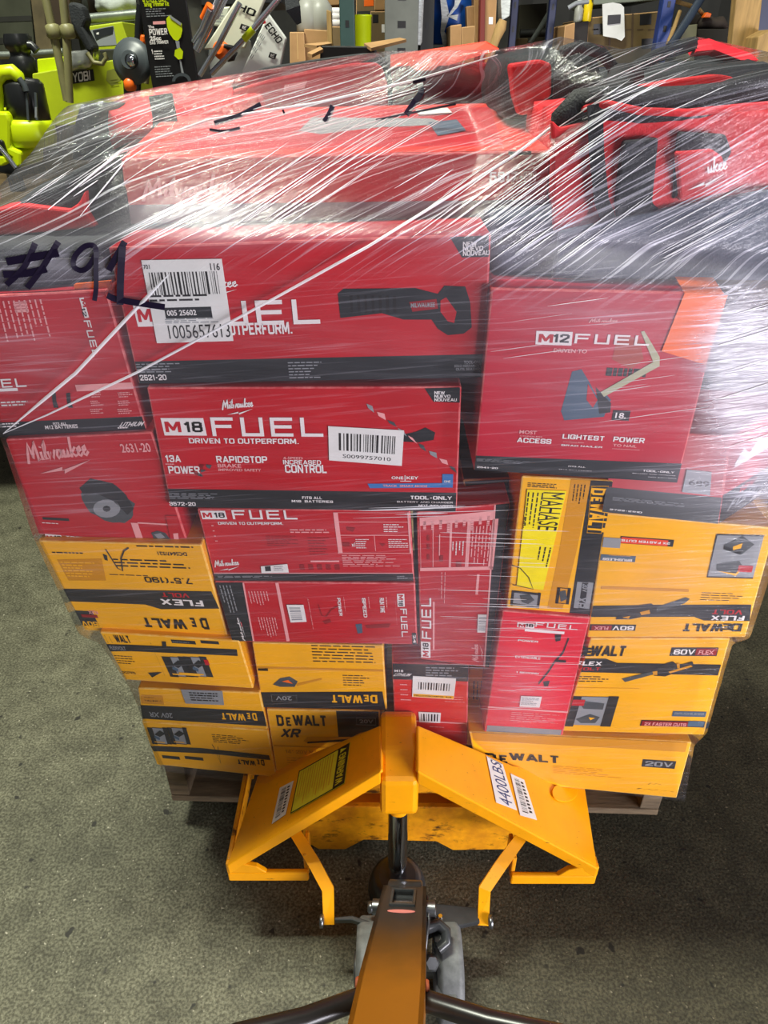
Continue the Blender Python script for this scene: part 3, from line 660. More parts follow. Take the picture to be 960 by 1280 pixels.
def a_r2(F, L):
    F.poly([(268, 728), (303, 728), (316, 801), (290, 802)], BLK, 1)
    F.lines(274, 731, 300, 765, 4, GRY, True, fill=.3); F.script(294, 770, 308, 800, WHT, 270, w=.16); F.rect(300, 776, 303, 782, RED, 3)
    F.poly([(303, 728), (305, 728), (318, 801), (316, 801)], PINK, 2)
    F.poly([(344, 728), (348, 728), (362, 801), (358, 801)], PINK, 2)
    F.lines(310, 738, 340, 756, 7, PINK, True, fill=.3); F.lines(322, 770, 352, 797, 7, PINK, True, fill=.3)
    F.text('TOOL-ONLY', 385, 746, 391, 786, PINK, 90)
    F.strokes(stroke_poly([(0, .8), (.1, .1), (.3, .02), (.65, .5), (1, .7)], .05), 397, 750, 424, 770, REDDK)
    for (x, t, h) in ((421, 'POWER', 22), (452, 'SPEED', 24), (474, 'RUN TIME', 18)):
        F.text(t, x, 746, x + 7, 746 + h, WHT, 90, bold=.05); F.lines(x + 8, 745, x + 12, 768, 1, PINK, True)
    F.poly([(403, 775), (412, 772), (414, 776), (406, 779)], REDDK, 2); F.poly([(444, 779), (452, 778), (453, 790), (447, 791)], TEAL, 2); F.poly([(456, 780), (488, 778), (486, 783), (458, 784)], REDDK, 2)
    F.m18(496, 741, 506, 757, '18', 90); F.fuel(500, 759, 510, 795, WHT, 90); F.lines(494, 750, 497, 790, 1, PINK, True)
    F.rect(515, 790, 521, 805, BLK, 3); F.text('24', 516, 792, 520, 803, WHT, 90, k=4)
    L.append(lambda o: F.sticker('barcode_label', o, [(358, 754), (379, 754), (383, 775), (363, 776)], LABELW, lambda G: G.bars(361, 757, 378, 773, GRY, False, 4, k=1, n=18)))
carton('red box lying sideways with black end panel and rotated lettering', [(268, 727), (519, 729), (522, 806), (290, 802)], (.886, .895), art=a_r2)

def a_y1(F, L):
    F.lines(389, 806, 472, 830, 6, INK, fill=.3, lo=.85); F.rect(318, 834, 479, 835.5, YELDK, 2); F.rect(322, 833, 335, 837, INK, 2)
    F.poly([(341, 854), (350, 846), (362, 844), (372, 850), (368, 857), (350, 857)], PLASG, 2); F.poly([(352, 850), (360, 848), (366, 853)], ORNG, 3); F.poly([(370, 853), (402, 846), (402, 848), (371, 856)], YELDK, 2)
    F.lines(428, 842, 469, 858, 5, INK, fill=.3)
    F.poly([(325, 864), (478, 863), (482, 887), (329, 884)], BLK, 2); F.dewalt(414, 867, 472, 878, YEL, 180)
    F.frame(339, 867, 371, 876, 1, GRY, 3); F.text('20V', 344, 868.5, 365, 874.5, GRY, 180)
carton('yellow chainsaw box with inverted name on black band, in the middle column', [(315, 803), (479, 807), (484, 888), (328, 884)], (.903, .907), m=YEL, edge=YELEDGE, art=a_y1)
def a_y2(F, L):
    F.poly([(420, 888), (473, 889), (474, 920), (423, 922)], BLK, 1); F.dewalt(345, 893, 408, 906, INK)
    F.text('XR', 351, 909, 376, 920, INK, bold=.07, shear=.2); F.poly([(379, 924), (384, 919), (440, 919), (450, 914), (470, 910), (472, 916), (440, 924), (384, 927)], YELDK, 3); F.poly([(384, 925), (440, 921), (440, 924), (384, 927)], INK, 4)
    F.frame(445, 896, 470, 905, 1, GRY, 3); F.text('20V', 449, 898, 467, 903, GRY)
    F.rect(342, 931, 424, 932, YELDK, 2); F.text('14" 20V MAX', 356, 935, 402, 941, YELDK, bold=.04); F.lines(358, 945, 402, 962, 5, YELDK, fill=.3)
carton('yellow chainsaw box with black name print, behind the yellow jack plate', [(333, 887), (475, 889), (481, 976), (346, 970)], (.905, .908), m=YEL, edge=YELEDGE, art=a_y2)

def a_r3(F, L):
    F.poly([(620, 630), (637, 629), (611, 834), (606, 835)], BLK, 1); F.poly([(618, 630), (620, 630), (606, 835), (604, 835)], PINK, 2)
    F.frame(525, 646, 617, 704, .7, PINK)
    for x in (541, 563, 585): F.rect(x, 646, x + .8, 702, PINK)
    F.lines(529, 650, 618, 657, 9, PINK, True, fill=.35)
    for y in (665, 675, 687): F.rect(534, y, 537, y + 6, REDDK, 3)
    F.rect(549, 664, 550, 688, PINK, 3); F.rect(550, 688, 554, 695, REDDK, 3); F.rect(571, 695, 577, 701, REDDK, 3); F.lines(566, 672, 582, 688, 4, WHT, True, fill=.3)
    F.lines(587, 655, 612, 705, 7, PINK, True, fill=.3); F.lines(552, 708, 559, 748, 2, PINK, True, fill=.2); F.rect(597, 710, 598, 735, PINK)
    F.m18(526, 798, 538, 822, '18', 270); F.fuel(526, 740, 539, 795, WHT, 270); F.rect(541, 745, 543, 810, PINK)
    F.script(589, 800, 603, 826, PINK, 270, w=.14)
    L.append(lambda o: F.sticker('barcode_label', o, [(598, 760), (609, 760), (607, 784), (597, 784)], LABELW, lambda G: G.bars(599, 763, 607, 782, GRY, False, 4, k=1, n=16)))
carton('tall red box standing on end with sideways white lettering and black edge strip', [(521, 640), (638, 628), (612, 835), (526, 824)], (.890, .897), art=a_r3)
def a_r4(F, L):
    u, v = F.uv(540, 849); F.band(.004, v, BLK); F.band(.70, .715, PINK, k=2)
    F.text('M18', 493, 836, 504, 839, WHT); F.text('LITHIUM', 493, 840, 513, 844, WHT, shear=.2); F.lines(532, 833, 582, 846, 4, GRY, k=3)
    F.lines(500, 853, 514, 878, 4, PINK, fill=.2); F.lines(556, 868, 582, 878, 3, PINK, fill=.2); F.lines(537, 906, 564, 909, 1, PINK)
    L.append(lambda o: F.sticker('asset_label', o, [(516, 843), (570, 846), (567, 871), (515, 868)], LABELW, lambda G: (G.bars(523, 850, 562, 861, k=1, n=30), G.rect(516.5, 864, 567, 870.5, YEL, 1), G.text('YELLOWBOX8TSK. R18', 517, 865, 564, 869.5, INK, k=2))))
    L.append(lambda o: F.sticker('barcode_label', o, [(523, 887), (551, 888), (550, 901), (524, 900)], LABELW, lambda G: G.bars(526, 889, 548, 899, k=1, n=16)))
carton('small red battery kit box with yellow-edged barcode label above the jack nose', [(490, 829), (586, 831), (584, 932), (494, 926)], (.900, .904), m=mat('red_card_orange', (206, 40, 36), .42, var=.1, scale=9), art=a_r4)
carton('recessed yellow box in the shadowed gap between two red boxes', [(586, 836), (626, 836), (614, 934), (584, 932)], (.960, .960), depth=.25, m=YEL, edge=YELEDGE, art=lambda F, L: F.lines(592, 850, 606, 900, 4, INK, True, fill=.3))
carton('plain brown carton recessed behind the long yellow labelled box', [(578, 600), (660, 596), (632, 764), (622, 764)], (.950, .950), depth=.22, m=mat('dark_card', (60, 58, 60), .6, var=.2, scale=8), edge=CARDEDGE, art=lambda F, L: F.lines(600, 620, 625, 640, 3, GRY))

def a_mah(F, L):
    F.poly([(738, 600), (766, 601), (740, 774), (711, 770)], BLK, 1)
    F.poly([(714, 597), (739, 598), (722, 680), (703, 760), (684, 759), (700, 680)], YELDK, 1)
    F.poly([(739, 606), (761, 606), (753, 661), (734, 660)], YELDK, 2)
    F.poly([(739, 606), (761, 606), (753, 661), (734, 660)], YEL, 2); F.poly([(740, 607), (760, 607), (752, 660), (735, 659)], BLK, 3)
    F.dewalt(739, 608, 757, 659, YEL, 90, k=4)
    F.frame(722, 722, 737, 758, .9, GRY, 3); F.text('20V', 729, 724, 735, 736, GRY, 90); F.text('XR', 722, 742, 731, 758, GRY, 90, bold=.04)
    F.lines(718, 604, 731, 632, 4, INK, True, fill=.3); F.lines(660, 602, 702, 610, 3, INK, lo=.7)
    F.rect(640, 737, 674, 756, GRY, 2); F.frame(640, 737, 674, 756, .8, BLK, 3); F.poly([(650, 741), (662, 739), (668, 747), (660, 753), (652, 750)], PLASG, 4)
    F.rect(697, 730, 711, 752, YELDK, 2); F.frame(697, 730, 711, 752, .7, INK, 3); F.poly([(699, 735), (707, 733), (709, 745), (701, 749)], PLASG, 4)
    F.strokes(stroke_poly([(0, .95), (.3, .85), (.6, .5), (.8, .0), (.1, .1)], .03), 640, 698, 674, 732, INK, k=9)
    def art(G):
        G.text('MAHASE', 679, 612, 696, 657, INK, 90, k=1, bold=0); G.lines(660, 612, 676, 655, 4, INK, True, k=1, fill=.3)
        G.lines(675, 676, 688, 704, 3, INK, True, k=1, fill=.3); G.lines(653, 640, 658, 664, 1, INK, True, k=1)
    L.append(lambda o: F.sticker('yellow_label', o, [(659, 609), (708, 611), (694, 665), (679, 733), (646, 728), (652, 665)][:2] + [(679, 733), (646, 728)], LABELY, art, 'bright yellow routing label'))
carton('upright yellow box with bright yellow routing label and black side band', [(652, 595), (767, 601), (740, 775), (633, 762)], (.862, .880), m=YEL, edge=YELEDGE, art=a_mah)

def a_r5(F, L):
    F.m18(647, 776, 668, 783); F.fuel(670, 776, 722, 785, WHT); F.rect(656, 786, 706, 787, WHT, 2)
    F.text('MAXIMUM', 650, 792, 665, 794, PINK); F.text('POWER', 648, 795, 673, 799, WHT, bold=.05); F.text('EXTENDABLE', 645, 814, 676, 819, WHT, bold=.04); F.lines(644, 821, 680, 823, 1, PINK)
    F.text('FULL THROTTLE', 642, 828, 680, 831, PINK); F.text('1 SECOND', 646, 833, 674, 837, WHT, bold=.04); F.lines(652, 855, 694, 859, 1, PINK, lo=.9)
    F.strokes(stroke_poly([(.9, 1), (.8, .7), (.55, .5), (.4, .3), (.1, .02)], .05), 682, 792, 702, 852, BLK); F.rect(695, 819, 708, 823, BLK, 3); F.poly([(680, 846), (688, 845), (686, 852), (681, 852)], BLK, 3); F.poly([(694, 790), (702, 790), (701, 797), (695, 798)], BLK, 3)
    u, v = F.uv(650, 881); F.band(v, v + .012, PINK, k=2); F.lines(640, 886, 704, 904, 5, PINK, fill=.2)
    F.band(.90, .985, GRY, .03, .97)
    F.lines(612, 912, 700, 918, 2, INK, k=3)
    L.append(lambda o: F.sticker('barcode_label', o, [(652, 864), (678, 865), (675, 879), (650, 878)], LABELW, lambda G: G.lines(653, 866, 675, 877, 6, GRY, k=1)))
carton('red brush cutter box with white spec list, wedged beside the yellow chainsaw box', [(628, 763), (738, 772), (702, 926), (604, 920)], (.872, .884), m=mat('red_card_pink', (226, 24, 54), .42, var=.1, scale=9), art=a_r5)

def chainsaw(F, pts_bar, pts_body, orange):
    F.poly(pts_bar, PLASG, 3); F.poly(pts_body, BLK, 4)
    for q in orange: F.poly(q, YELDK, 5)
def a_yr1(F, L):
    F.rect(776, 667, 841, 680, BLK, 2); F.rect(777, 668, 834, 679, REDO, 3); F.rect(755, 668, 775, 681, GRY, 3); F.text('2X FASTER CUTS', 777, 670, 837, 677, WHT, 180, bold=.05, k=5)
    F.rect(752, 688, 794, 698, TEAL, 2); F.text('BRUSHLESS', 754, 692, 790, 697, WHT, 180, bold=.04); F.text('DCCS672X1', 762, 688, 788, 691, YEL, 180)
    F.poly([(896, 666), (955, 668), (942, 719), (884, 717)], GRY, 2); F.poly([(895.5, 665.5), (955.5, 667.5), (955, 669), (896, 667)], BLK, 3); F.poly([(884, 717), (942, 719), (942, 717.5), (884, 715.5)], BLK, 3); F.poly([(895, 666), (896.5, 666), (885, 717), (884, 717)], BLK, 3)
    F.poly([(905, 678), (928, 668), (943, 678), (926, 690), (904, 683)], PLASG, 4); F.poly([(916, 680), (928, 676), (926, 682), (916, 684)], YEL, 5); F.poly([(904, 683), (926, 690), (926, 686), (905, 679)], BLK, 4)
    F.poly([(896, 700), (924, 697), (928, 702), (922, 713), (896, 708)], PLASG, 4); F.rect(924, 702, 940, 711, RED, 5); F.poly([(898, 709), (920, 712), (926, 705), (926, 709), (920, 715)], YEL, 5)
    F.lines(878, 736, 938, 750, 4, INK, fill=.25); F.lines(934, 660, 958, 662, 1, INK, lo=.9)
    F.rect(752, 731, 862, 732, YELDK, 2)
    F.poly([(742, 753), (820, 752), (940, 752), (938, 774), (880, 773), (868, 768), (738, 768)], BLK, 2)
    F.text('FLEX', 890, 766, 930, 773, WHT, 180, bold=.06); F.text('VOLT', 892, 758, 928, 765, RED, 180, bold=.05)
    chainsaw(F, [(818, 756), (858, 742), (863, 744), (856, 750), (822, 761)], [(772, 767), (790, 760), (800, 752), (815, 750), (822, 756), (818, 764), (788, 771), (770, 771)], [[(800, 761), (812, 758), (813, 763), (802, 765)], [(778, 768), (788, 766), (786, 770)]])
    F.dewalt(856, 777, 926, 788, INK, 180)
    F.rect(738, 778, 794, 787, BLK, 2); F.text('60V', 766, 780, 792, 786, WHT, 180, bold=.05); F.rect(740, 779, 764, 786, REDDK, 3); F.text('FLEX', 743, 780.5, 760, 785, PINK, 180, k=5)
carton('upper large yellow chainsaw box, printed upside down, right of the yellow labelled box', [(757, 641), (970, 660), (932, 797), (734, 797)], (.866, .878), m=YEL, edge=YELEDGE, art=a_yr1)
def a_yr2(F, L):
    F.dewalt(722, 806, 780, 818, INK); F.rect(840, 808, 896, 818, BLK, 2); F.text('60V', 843, 810, 868, 816, WHT, bold=.05); F.rect(871, 809, 895, 817, REDDK, 3); F.text('FLEX', 874, 811, 892, 815.5, PINK, k=5)
    F.poly([(730, 821), (758, 821), (772, 826), (902, 828), (898, 841), (718, 837)], BLK, 2); F.text('FLEX', 722, 824, 752, 829, WHT, bold=.06); F.text('VOLT', 722, 831, 750, 835, RED, bold=.05)
    F.lines(714, 842, 766, 851, 3, INK, fill=.35)
    chainsaw(F, [(778, 845), (816, 836), (820, 839), (782, 849)], [(816, 834), (834, 826), (842, 824), (848, 829), (866, 824), (868, 829), (832, 842), (818, 841)], [[(816, 836), (822, 835), (822, 840), (817, 840)], [(846, 826), (850, 826), (850, 832), (847, 832)], [(836, 836), (864, 828), (866, 830), (838, 838)]])
    F.rect(716, 867, 762, 906, GRY, 2); F.frame(715, 867, 763, 907, 1.2, BLK, 3); F.poly([(722, 872), (756, 876), (754, 884), (730, 883)], PLASG, 4); F.rect(717, 871, 730, 879, RED, 5); F.poly([(720, 897), (738, 890), (750, 894), (744, 902), (726, 902)], PLASG, 4); F.poly([(736, 894), (744, 895), (738, 898)], YEL, 5)
    F.rect(842, 886, 882, 894, TEAL, 2); F.text('BRUSHLESS', 844, 887.5, 880, 891, GRY, bold=.03)
    F.rect(802, 898, 880, 908, BLK, 2); F.rect(803, 899, 860, 907, REDDK, 3); F.text('2X FASTER CUTS', 806, 900.5, 857, 906, PINK, bold=.04, k=5); F.rect(861, 899, 879, 907, TEAL, 3)
    F.rect(706, 856, 800, 857, YELDK, 2)
carton('second large yellow chainsaw box with upright print and black band', [(738, 798), (913, 798), (880, 919), (703, 914)], (.878, .884), m=YEL, edge=YELEDGE, art=a_yr2)
def a_yb(F, L):
    F.dewalt(606, 940, 697, 953, INK); F.rect(803, 948, 843, 960, BLK, 2); F.text('20V', 806, 950, 840, 958, GRY, bold=.05)
    F.lines(690, 956, 780, 974, 5, YELDK, fill=.25); F.rect(592, 925, 860, 926, YELDK, 2)
    F.strokes(stroke_poly([(0, .2), (.1, .9), (.2, .3), (.3, .9), (.42, .2), (.55, .9), (.68, .3), (.8, .9), (1, .4)], .05), 796, 984, 842, 990, INK); F.strokes(stroke_poly([(0, .2), (.2, .9), (.4, .3), (.6, .9), (1, .5)], .05), 810, 977, 826, 982, INK)
carton('lowest wide yellow box with small black voltage badge, resting on the pallet', [(586, 915), (865, 928), (846, 998), (599, 974)], (.880, .868), depth=.4, m=YEL, edge=YELEDGE, art=a_yb)

def a_fl(F, L):
    u, v = F.uv(830, 614); F.band(v, .996, BLK)
    F.text('2722-21HD', 762, 635, 802, 641, WHT, bold=.05); F.lines(766, 620, 858, 634, 4, GRY, fill=.35); F.lines(880, 612, 906, 614, 1, WHT)
    L.append(lambda o: F.sticker('price_label', o, [(858, 585), (889, 588), (887, 617), (852, 613)], GRY, lambda G: G.text('689', 861, 597, 886, 607, INK, k=1)))
o, q, F = carton('red drill kit box with dark base band turned corner-on under the nailer box', [(770, 536), (914, 546), (898, 655), (752, 640)], (.872, .858), dvec=(.17, .14, 0), art=a_fl)
dv = Vector((.17, .14, 0)); s3 = [q[1], q[1] + dv, q[2] + dv, q[2]]
def pix(p):
    d = p - CAMP; f = d.y * CT - d.z * ST; up = d.y * ST + d.z * CT
    return (480 + FPX * d.x / f, 640 - FPX * up / f)
mb = MB(); G = Face(mb, s3, [pix(p) for p in s3])
G.polyuv([(.004, .66), (.996, .66), (.996, .996), (.004, .996)], BLK)
qp = G.qp
def gp(u, v): return ((qp[0][0] * (1 - u) + qp[1][0] * u) * (1 - v) + (qp[3][0] * (1 - u) + qp[2][0] * u) * v, (qp[0][1] * (1 - u) + qp[1][1] * u) * (1 - v) + (qp[3][1] * (1 - u) + qp[2][1] * u) * v)
def guv(t, u0, v0, u1, v1, m, **k):
    vs, fs = text_mesh(t, .05); mb.add([G.at(u0 + (u1 - u0) * (a + .15 * b), v0 + (v1 - v0) * (1 - b), 3) for a, b in vs], fs, m)
guv('18V', .2, .69, .42, .76, RED); guv('LITHIUM', .43, .69, .8, .76, WHT); guv('FORCE', .08, .79, .6, .9, GRY); guv('HOLE HAWG', .4, .91, .85, .97, WHT)
G.polyuv([(.1, .35), (.2, .22), (.28, .33), (.4, .2), (.6, .34), (.6, .4), (.1, .4)], WHT, 2)
s_ = mb.build('printed_end_panel', o)

def a_2541(F, L):
    u, v = F.uv(700, 580); F.polyuv([(.004, .905), (.996, .88), (.996, .996), (.004, .996)], BLK)
    F.script(738, 392, 772, 401, PINK, w=.16)
    F.m18(671, 407, 715, 424, '12'); F.fuel(720, 410, 812, 424, WHT); F.text('DRIVEN TO', 693, 427, 734, 433, PINK)
    F.poly([(716, 455), (728, 452), (738, 468), (746, 484), (760, 484), (765, 490), (756, 512), (706, 517), (702, 505)], TEAL, 1)
    F.poly([(736, 470), (748, 490), (742, 500), (734, 490)], RED, 2); F.poly([(746, 474), (765, 494), (764, 506), (750, 508)], BLK, 2)
    F.poly([(774, 412), (800, 416), (806, 440), (790, 452), (766, 440)], mat('ink_brick', (166, 66, 52), .5), 1)
    F.poly([(802, 408), (806, 407), (826, 437), (826, 448), (756, 486), (752, 480), (818, 443)], mat('ink_sage', (176, 178, 146), .5), 3)
    F.lines(760, 450, 812, 474, 1, INK)
    F.rect(768, 503, 787, 517, BLK, 2); F.text('18.', 771, 506, 783, 514, WHT)
    F.text('MOST', 650, 530, 671, 536, PINK); F.text('CORDLESS', 650, 537, 678, 540, PINK); F.text('ACCESS', 647, 540, 689, 549, WHT, bold=.05)
    F.text('LIGHTEST', 704, 535, 755, 544, WHT, bold=.05); F.text('CORDLESS', 704, 545, 730, 547.5, PINK); F.text('BRAD NAILER', 702, 549, 753, 554, WHT, bold=.03)
    F.text('POWER', 768, 538, 806, 547, WHT, bold=.05); F.text('TO NAIL', 767, 548, 796, 553, PINK, bold=.02); F.text('HARDWOODS', 766, 554, 800, 557, PINK)
    F.text('2541-20', 596, 581, 622, 585, WHT, bold=.05, k=4); F.lines(596, 570, 674, 579, 4, GRY, k=4, fill=.35)
    F.text('FITS ALL', 710, 579, 731, 582, WHT, k=4); F.text('M12 BATTERIES', 698, 584, 739, 587, WHT, k=4)
    F.text('TOOL-ONLY', 804, 584, 843, 589, WHT, bold=.06, k=4); F.text('BATTERY AND CHARGER', 790, 589.5, 845, 592, WHT, k=4); F.text('NOT INCLUDED', 810, 594, 845, 597, WHT, k=4)
    L.append(lambda o: F.sticker('orange_label', o, [(855, 366), (909, 368), (884, 446), (828, 430)], LABELO, None, 'plain orange sticker'))
    def over(o):
        mb = MB(); a, b = F.at(*F.uv(855, 366), 6), F.at(*F.uv(904, 367), 6); d = Vector((0, .05, .012))
        mb.prism([a, b, b + d, a + d], (0, 0, .0006), LABELO); mb.build('orange_label_flap', o)
    L.append(over)
carton('large red brad nailer box with orange corner sticker', [(614, 360), (907, 366), (847, 604), (592, 588)], (.832, .846), m=mat('red_card_rose', (186, 20, 48), .40, var=.1, scale=9), art=a_2541)

def a_5517(F, L):
    u, v = F.uv(420, 252); F.band(v, .996, mat('silver_ink', (126, 118, 124), .4))
    F.script(176, 216, 300, 262, PINK, w=.13, bolt=False); F.text('5517-21', 612, 214, 670, 226, WHT, bold=.06)
    F.rect(636, 183.5, 664, 193, BLK, 2); F.rect(641, 187, 660, 191, GRY, 3)
b0 = [P(215, 138, Y=1.28), P(655, 128, Y=1.28)]
fq = quad3([(151, 197), (688, 188), (682, 274), (160, 280)], .948)
o, q, F = carton('broad red box with model number, topmost of the centre stack under the film', [(151, 197), (688, 188), (682, 274), (160, 280)], (.948, .948), back=[b0[0], b0[1], Vector((b0[1].x, 1.28, fq[2].z)), Vector((b0[0].x, 1.28, fq[3].z))], art=a_5517)
tq = [b0[0], b0[1], fq[1], fq[0]]
mb = MB(); G = Face(mb, tq, [pix(p) for p in tq], .0006)
G.polyuv([(.005, .005), (.995, .005), (.995, .995), (.005, .995)], mat('red_card_lid', (212, 46, 30), .42, var=.1, scale=9), .4)
G.poly([(390, 150), (540, 152), (560, 160), (470, 164), (400, 172), (372, 168)], GRY, 1)
G.poly([(536, 158), (572, 154), (584, 168), (548, 174)], TEAL, 2)
sx = mb.build('printed_lid', o)
mb = MB(); p = [G.at(*G.uv(x, y), 3) for x, y in ((520, 142), (560, 139), (566, 146), (524, 149))]
mb.prism(p, (0, 0, .001), LABELW); mb.build('paper_label', o)

# ================================================================== THE LOAD: bags and loose things on top
def q8(px, Y, depth=None, back=None):
    f = quad3(px, Y); return f + (back or [p + Vector((0, depth, 0)) for p in f])
# black-and-red bag, left
rt = root('tool_bag', P(60, 300, Y=1.05), 'black tool bag with red side patch at the upper corner above the handwritten number', 'bag')
mb = MB(); mb.soft(q8([(-6, 268), (150, 176), (172, 302), (-40, 345)], .95, .28), FABB, .2, 12, .010, 2); mb.build('bag_body', rt)
mb = MB(); c = [P(x, y, Y=.942) for x, y in ((-10, 262), (30, 256), (86, 262), (98, 254), (106, 238), (108, 264), (120, 284), (60, 290), (-12, 296))]
mb.prism(c, (0, .05, 0), FABR, .003); mb.build('side_patch', rt)['label'] = 'red fabric side patch'
mb = MB(); mb.ribbon([P(126, 205, Y=.948), P(142, 240, Y=.943), P(150, 292, Y=.946)], .03, .004, WEB); mb.build('strap', rt)
# grey-black duffel low left, beside the number
rt = root('soft_case', P(40, 352, Y=1.0), 'flat black soft case under the handwritten number', 'case')
mb = MB(); mb.soft(q8([(-60, 312), (132, 300), (138, 362), (-60, 371)], .88, .26), FABB, .25, 8, .008, 5); mb.build('case_body', rt)
mb = MB(); mb.ribbon([P(-50, 336, Y=.874), P(60, 331, Y=.868), P(130, 328, Y=.874)], .012, .003, mat('zip_grey', (96, 98, 100), .4)); mb.build('zipper', rt)
mb = MB(); c = [P(x, y, Y=.87) for x, y in ((92, 356), (137, 352), (139, 363), (94, 366))]; mb.prism(c, (0, .008, 0), LABELO); mb.build('orange_tag', rt)['label'] = 'orange tag'
# red duffel with black end at the far upper corner
rt = root('duffel_bag', P(200, 180, Y=1.35), 'dusky red duffel bag with black end panel at the back edge of the load', 'bag')
mb = MB(); mb.soft(q8([(98, 136), (330, 112), (330, 190), (92, 196)], 1.22, .35), FABR, .3, 12, .014, 9); mb.build('bag_body', rt)
mb = MB(); mb.soft(q8([(92, 128), (122, 128), (128, 200), (84, 204)], 1.185, .3), FABB, .35, 8, .008, 3); mb.build('end_panel', rt)
mb = MB(); mb.ribbon([P(200, 118, Y=1.19), P(206, 150, Y=1.18), P(205, 190, Y=1.185)], .035, .004, WEB); mb.build('strap', rt)
# red case with rounded black border
rt = root('tool_case', P(400, 130, Y=1.45), 'dark red soft case with rounded black border, standing at the back of the load', 'case')
out = [(290, 100), (330, 84), (400, 73), (455, 66), (474, 67), (484, 76), (490, 96), (491, 150), (290, 160)]
inn = [(290, 112), (340, 98), (400, 85), (440, 79), (470, 78), (478, 84), (484, 104), (486, 150), (290, 160)]
mb = MB(); mb.prism([P(x, y, Y=1.30) for x, y in out], (0, .22, 0), FABB, .006); mb.build('border_shell', rt)
mb = MB(); mb.prism([P(x, y, Y=1.292) for x, y in inn], (0, .03, 0), mat('crimson_canvas', (176, 8, 30), .6, var=.12, scale=10), .004); mb.build('front_panel', rt)
mb = MB(); mb.prism([P(x, y, Y=1.289) for x, y in ((356, 106), (384, 101), (380, 110), (354, 115))], (0, .003, 0), LABELW); mb.build('paper_label', rt)
# open red carton with raised flap
rt = root('open_carton', P(555, 130, Y=1.6), 'open bright red carton with raised flap behind the red soft case', 'box')
mb = MB(); f = quad3([(488, 84), (632, 78), (632, 150), (488, 150)], 1.40); mb.hexa(f + [p + Vector((0, .3, 0)) for p in f], REDDK, .003); mb.build('carton_body', rt)
mb = MB(); mb.prism([P(488, 70, Y=1.42), P(560, 60, Y=1.42), P(608, 53, Y=1.42), P(624, 62, Y=1.41), P(560, 82, Y=1.39), P(548, 82, Y=1.39), P(542, 88, Y=1.385), P(520, 88, Y=1.385), P(512, 82, Y=1.39), P(488, 83, Y=1.395)], (0, .006, .002), REDO); mb.build('flap', rt)
# black rounded bag with red panel, top centre-right
rt = root('tool_backpack', P(700, 150, Y=1.3), 'rounded black backpack with red front panel, highest on the load', 'bag')
mb = MB(); mb.soft(q8([(630, 64), (764, 56), (776, 150), (624, 160)], 1.06, .30), FABB, .55, 14, .008, 12); mb.build('bag_body', rt)
mb = MB(); c = [P(x, y, Y=1.052) for x, y in ((639, 80), (676, 74), (690, 80), (690, 118), (674, 140), (650, 145), (642, 120))]; mb.prism(c, (0, .04, 0), FABR, .004); mb.build('front_panel', rt)['label'] = 'red front panel'
mb = MB(); mb.tube([P(700, 66, Y=1.05), P(724, 58, Y=1.045), P(752, 66, Y=1.045), P(766, 84, Y=1.05), P(768, 112, Y=1.055)], .007, WEB); mb.build('piping', rt)
mb = MB(); mb.ribbon([P(706, 70, Y=1.058), P(702, 100, Y=1.048), P(700, 140, Y=1.05)], .02, .004, WEB); mb.build('strap', rt)
# red contractor bag (right)
rt = root('contractor_bag', P(830, 345, Y=1.0), 'large red contractor bag with black pockets and white script logo', 'bag')
mb = MB(); mb.soft(q8([(700, 138), (1010, 120), (1010, 352), (690, 345)], .885, .34), FABR, .14, 14, .012, 21); mb.build('bag_body', rt)
def panel(pts, Y, name, m, d=.012, lab=None):
    mb = MB(); mb.prism([P(x, y, Y=Y) for x, y in pts], (0, d, 0), m, .003); o = mb.build(name, rt)
    if lab: o['label'] = lab
    return o
panel([(780, 176), (824, 172), (820, 215), (816, 254), (832, 268), (836, 330), (776, 330), (770, 250)], .876, 'side_pocket', FABB)
panel([(850, 165), (908, 168), (916, 190), (896, 226), (856, 238), (842, 250), (846, 200)], .874, 'front_pocket', FABB, lab='black front pocket')
panel([(700, 290), (830, 262), (960, 238), (1010, 236), (1010, 352), (690, 348)], .868, 'base_panel', mat('black_canvas_film_sheen', (62, 72, 88), .7, var=.3, scale=8, bump=.3, bscale=220))  # black base; bluish reflection of the film put into its colour
panel([(846, 190), (890, 186), (904, 196), (914, 240), (850, 252)], .868, 'logo_patch', FABR)
panel([(690, 150), (700, 160), (740, 150), (746, 250), (720, 290), (692, 290)], .882, 'end_pocket', mat('red_canvas_dim', (190, 24, 34), .75, var=.15, scale=9, bump=.3))
mb = MB(); mb.ribbon([P(744, 130, Y=.874), P(746, 190, Y=.868), P(752, 250, Y=.868), P(770, 300, Y=.87)], .016, .003, WEB); mb.build('strap', rt)
mb = MB(); ql = quad3([(868, 196), (910, 190), (914, 226), (872, 234)], .8665); G = Face(mb, ql, [(868, 196), (910, 190), (914, 226), (872, 234)])
G.script(846, 200, 912, 228, WHT, w=.13, part=(6, 7, 8, 9, 10)); mb.build('script_logo', rt)['label'] = 'white script logo'
mb = MB(); mb.tube([P(x, y, Y=yy) for x, y, yy in ((706, 140, .90), (760, 130, .872), (800, 139, .868), (860, 141, .866), (930, 134, .868), (1000, 128, .872))], .004, FABR); mb.build('rim_seam', rt)
